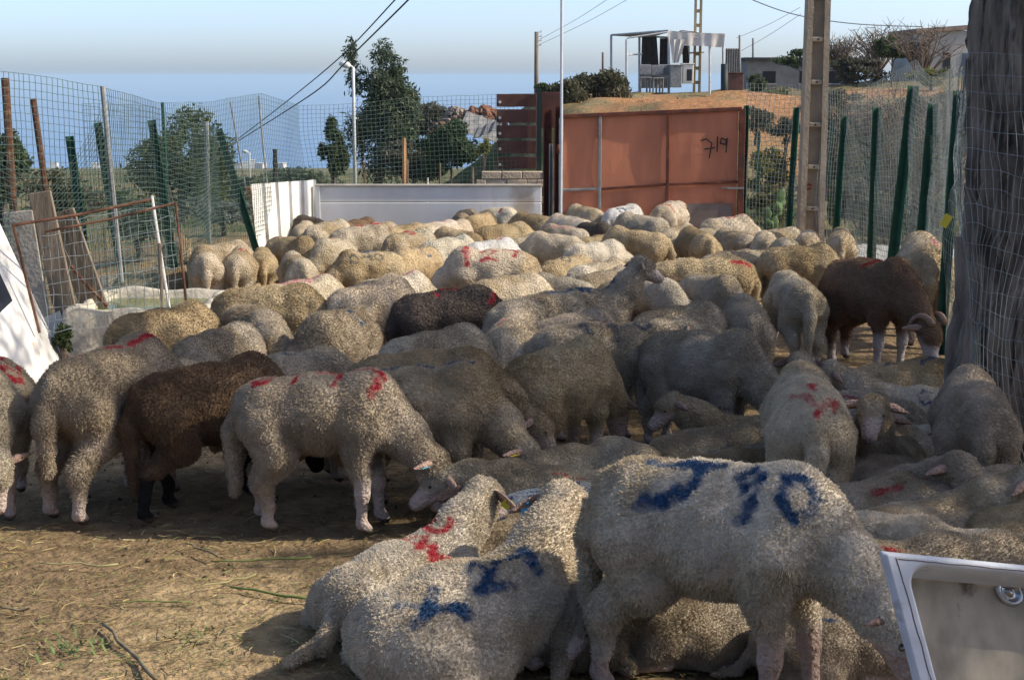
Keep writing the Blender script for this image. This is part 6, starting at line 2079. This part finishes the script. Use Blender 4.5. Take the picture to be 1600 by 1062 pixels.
    (1110, 673, 12, 'lie', 'low', 0, .98, 'grey', 'grey sheep lying behind the back of sheep 390', {}),
    (1085, 712, 5, 'lie', 'low', 0, .92, 'tan', 'tan sheep lying right against the back of sheep 390', {}),
]


def settle(flock):
    """size and distance trade off along each line of sight until neighbours stop overlapping"""
    rows = []
    for px, yt, hd, pose, head, yaw, sc, coat, label, ex in flock:
        if pose == 'stand':
            sc = sc * float(np.interp(yt, [340, 390, 440, 500, 560, 600], [.76, .80, .86, .92, .96, .98]))
        rows.append(dict(px=px, yt=yt, hd=hd, pose=pose, sc=sc, sc0=sc))
    n = len(rows)

    def caps():
        A, B, Rr = [], [], []
        for r in rows:
            p = place(r['px'], r['yt'], r['sc'], r['pose'])
            a = R(r['hd'])
            d = Vector((math.cos(a), math.sin(a), 0)) * .23 * r['sc']
            p.z = 0
            A.append(p - d)
            B.append(p + d)
            Rr.append((.165 if r['pose'] == 'stand' else .20) * r['sc'])
        return np.array(A)[:, :2], np.array(B)[:, :2], np.array(Rr)
    for it in range(160):
        A, B, Rr = caps()
        T = np.linspace(0, 1, 5)
        pts = A[:, None] * (1 - T[None, :, None]) + B[:, None] * T[None, :, None]
        moved = 0
        push = np.zeros(n)
        side = np.zeros(n)
        for i in range(n):
            dd = np.linalg.norm(pts[i][None, :, None, :] - pts[:, None, :, :], axis=-1).reshape(n, -1).min(1)
            for j in np.nonzero(dd < Rr[i] + Rr)[0]:
                if j <= i:
                    continue
                ov = Rr[i] + Rr[j] - dd[j]
                ci, cj = (A[i] + B[i]) / 2, (A[j] + B[j]) / 2
                s = 1 if ci[1] > cj[1] else -1
                push[i] += s * ov * .5
                push[j] -= s * ov * .5
                sx = 1 if ci[0] > cj[0] else -1
                side[i] += sx * ov * .12
                side[j] -= sx * ov * .12
                moved += 1
        if not moved:
            break
        for i, r in enumerate(rows):
            if i == 0 or flock[i][7] == 'ram' or flock[i][0] in (1446, 288, 325):
                continue
            # a bigger animal with the same top line stands nearer
            r['sc'] = min(max(r['sc'] - .14 * np.clip(push[i], -.3, .3), r['sc0'] * .86), r['sc0'] * 1.13)
            r['px'] += float(np.clip(side[i], -.05, .05)) * 6
            r['px'] = min(max(r['px'], flock[i][0] - 16), flock[i][0] + 16)
            if abs(push[i]) > .02:
                r['yt'] += float(np.clip(-push[i], -.2, .2)) * 3
                r['yt'] = min(max(r['yt'], flock[i][1] - 6), flock[i][1] + 6)
    return rows


import os
settled = settle(FLOCK)
for i_, (row, st) in enumerate(zip(FLOCK, settled)):
    px, yt, hd, pose, head, yaw, sc, coat, label, ex = row
    p = place(st['px'], st['yt'], st['sc'], pose)
    p.z = 0
    S = dict(loc=p, heading=hd, pose=pose, head=head, yaw=yaw, sc=st['sc'], coat=coat, label=label)
    S.update(ex)
    make_sheep(i_, S)
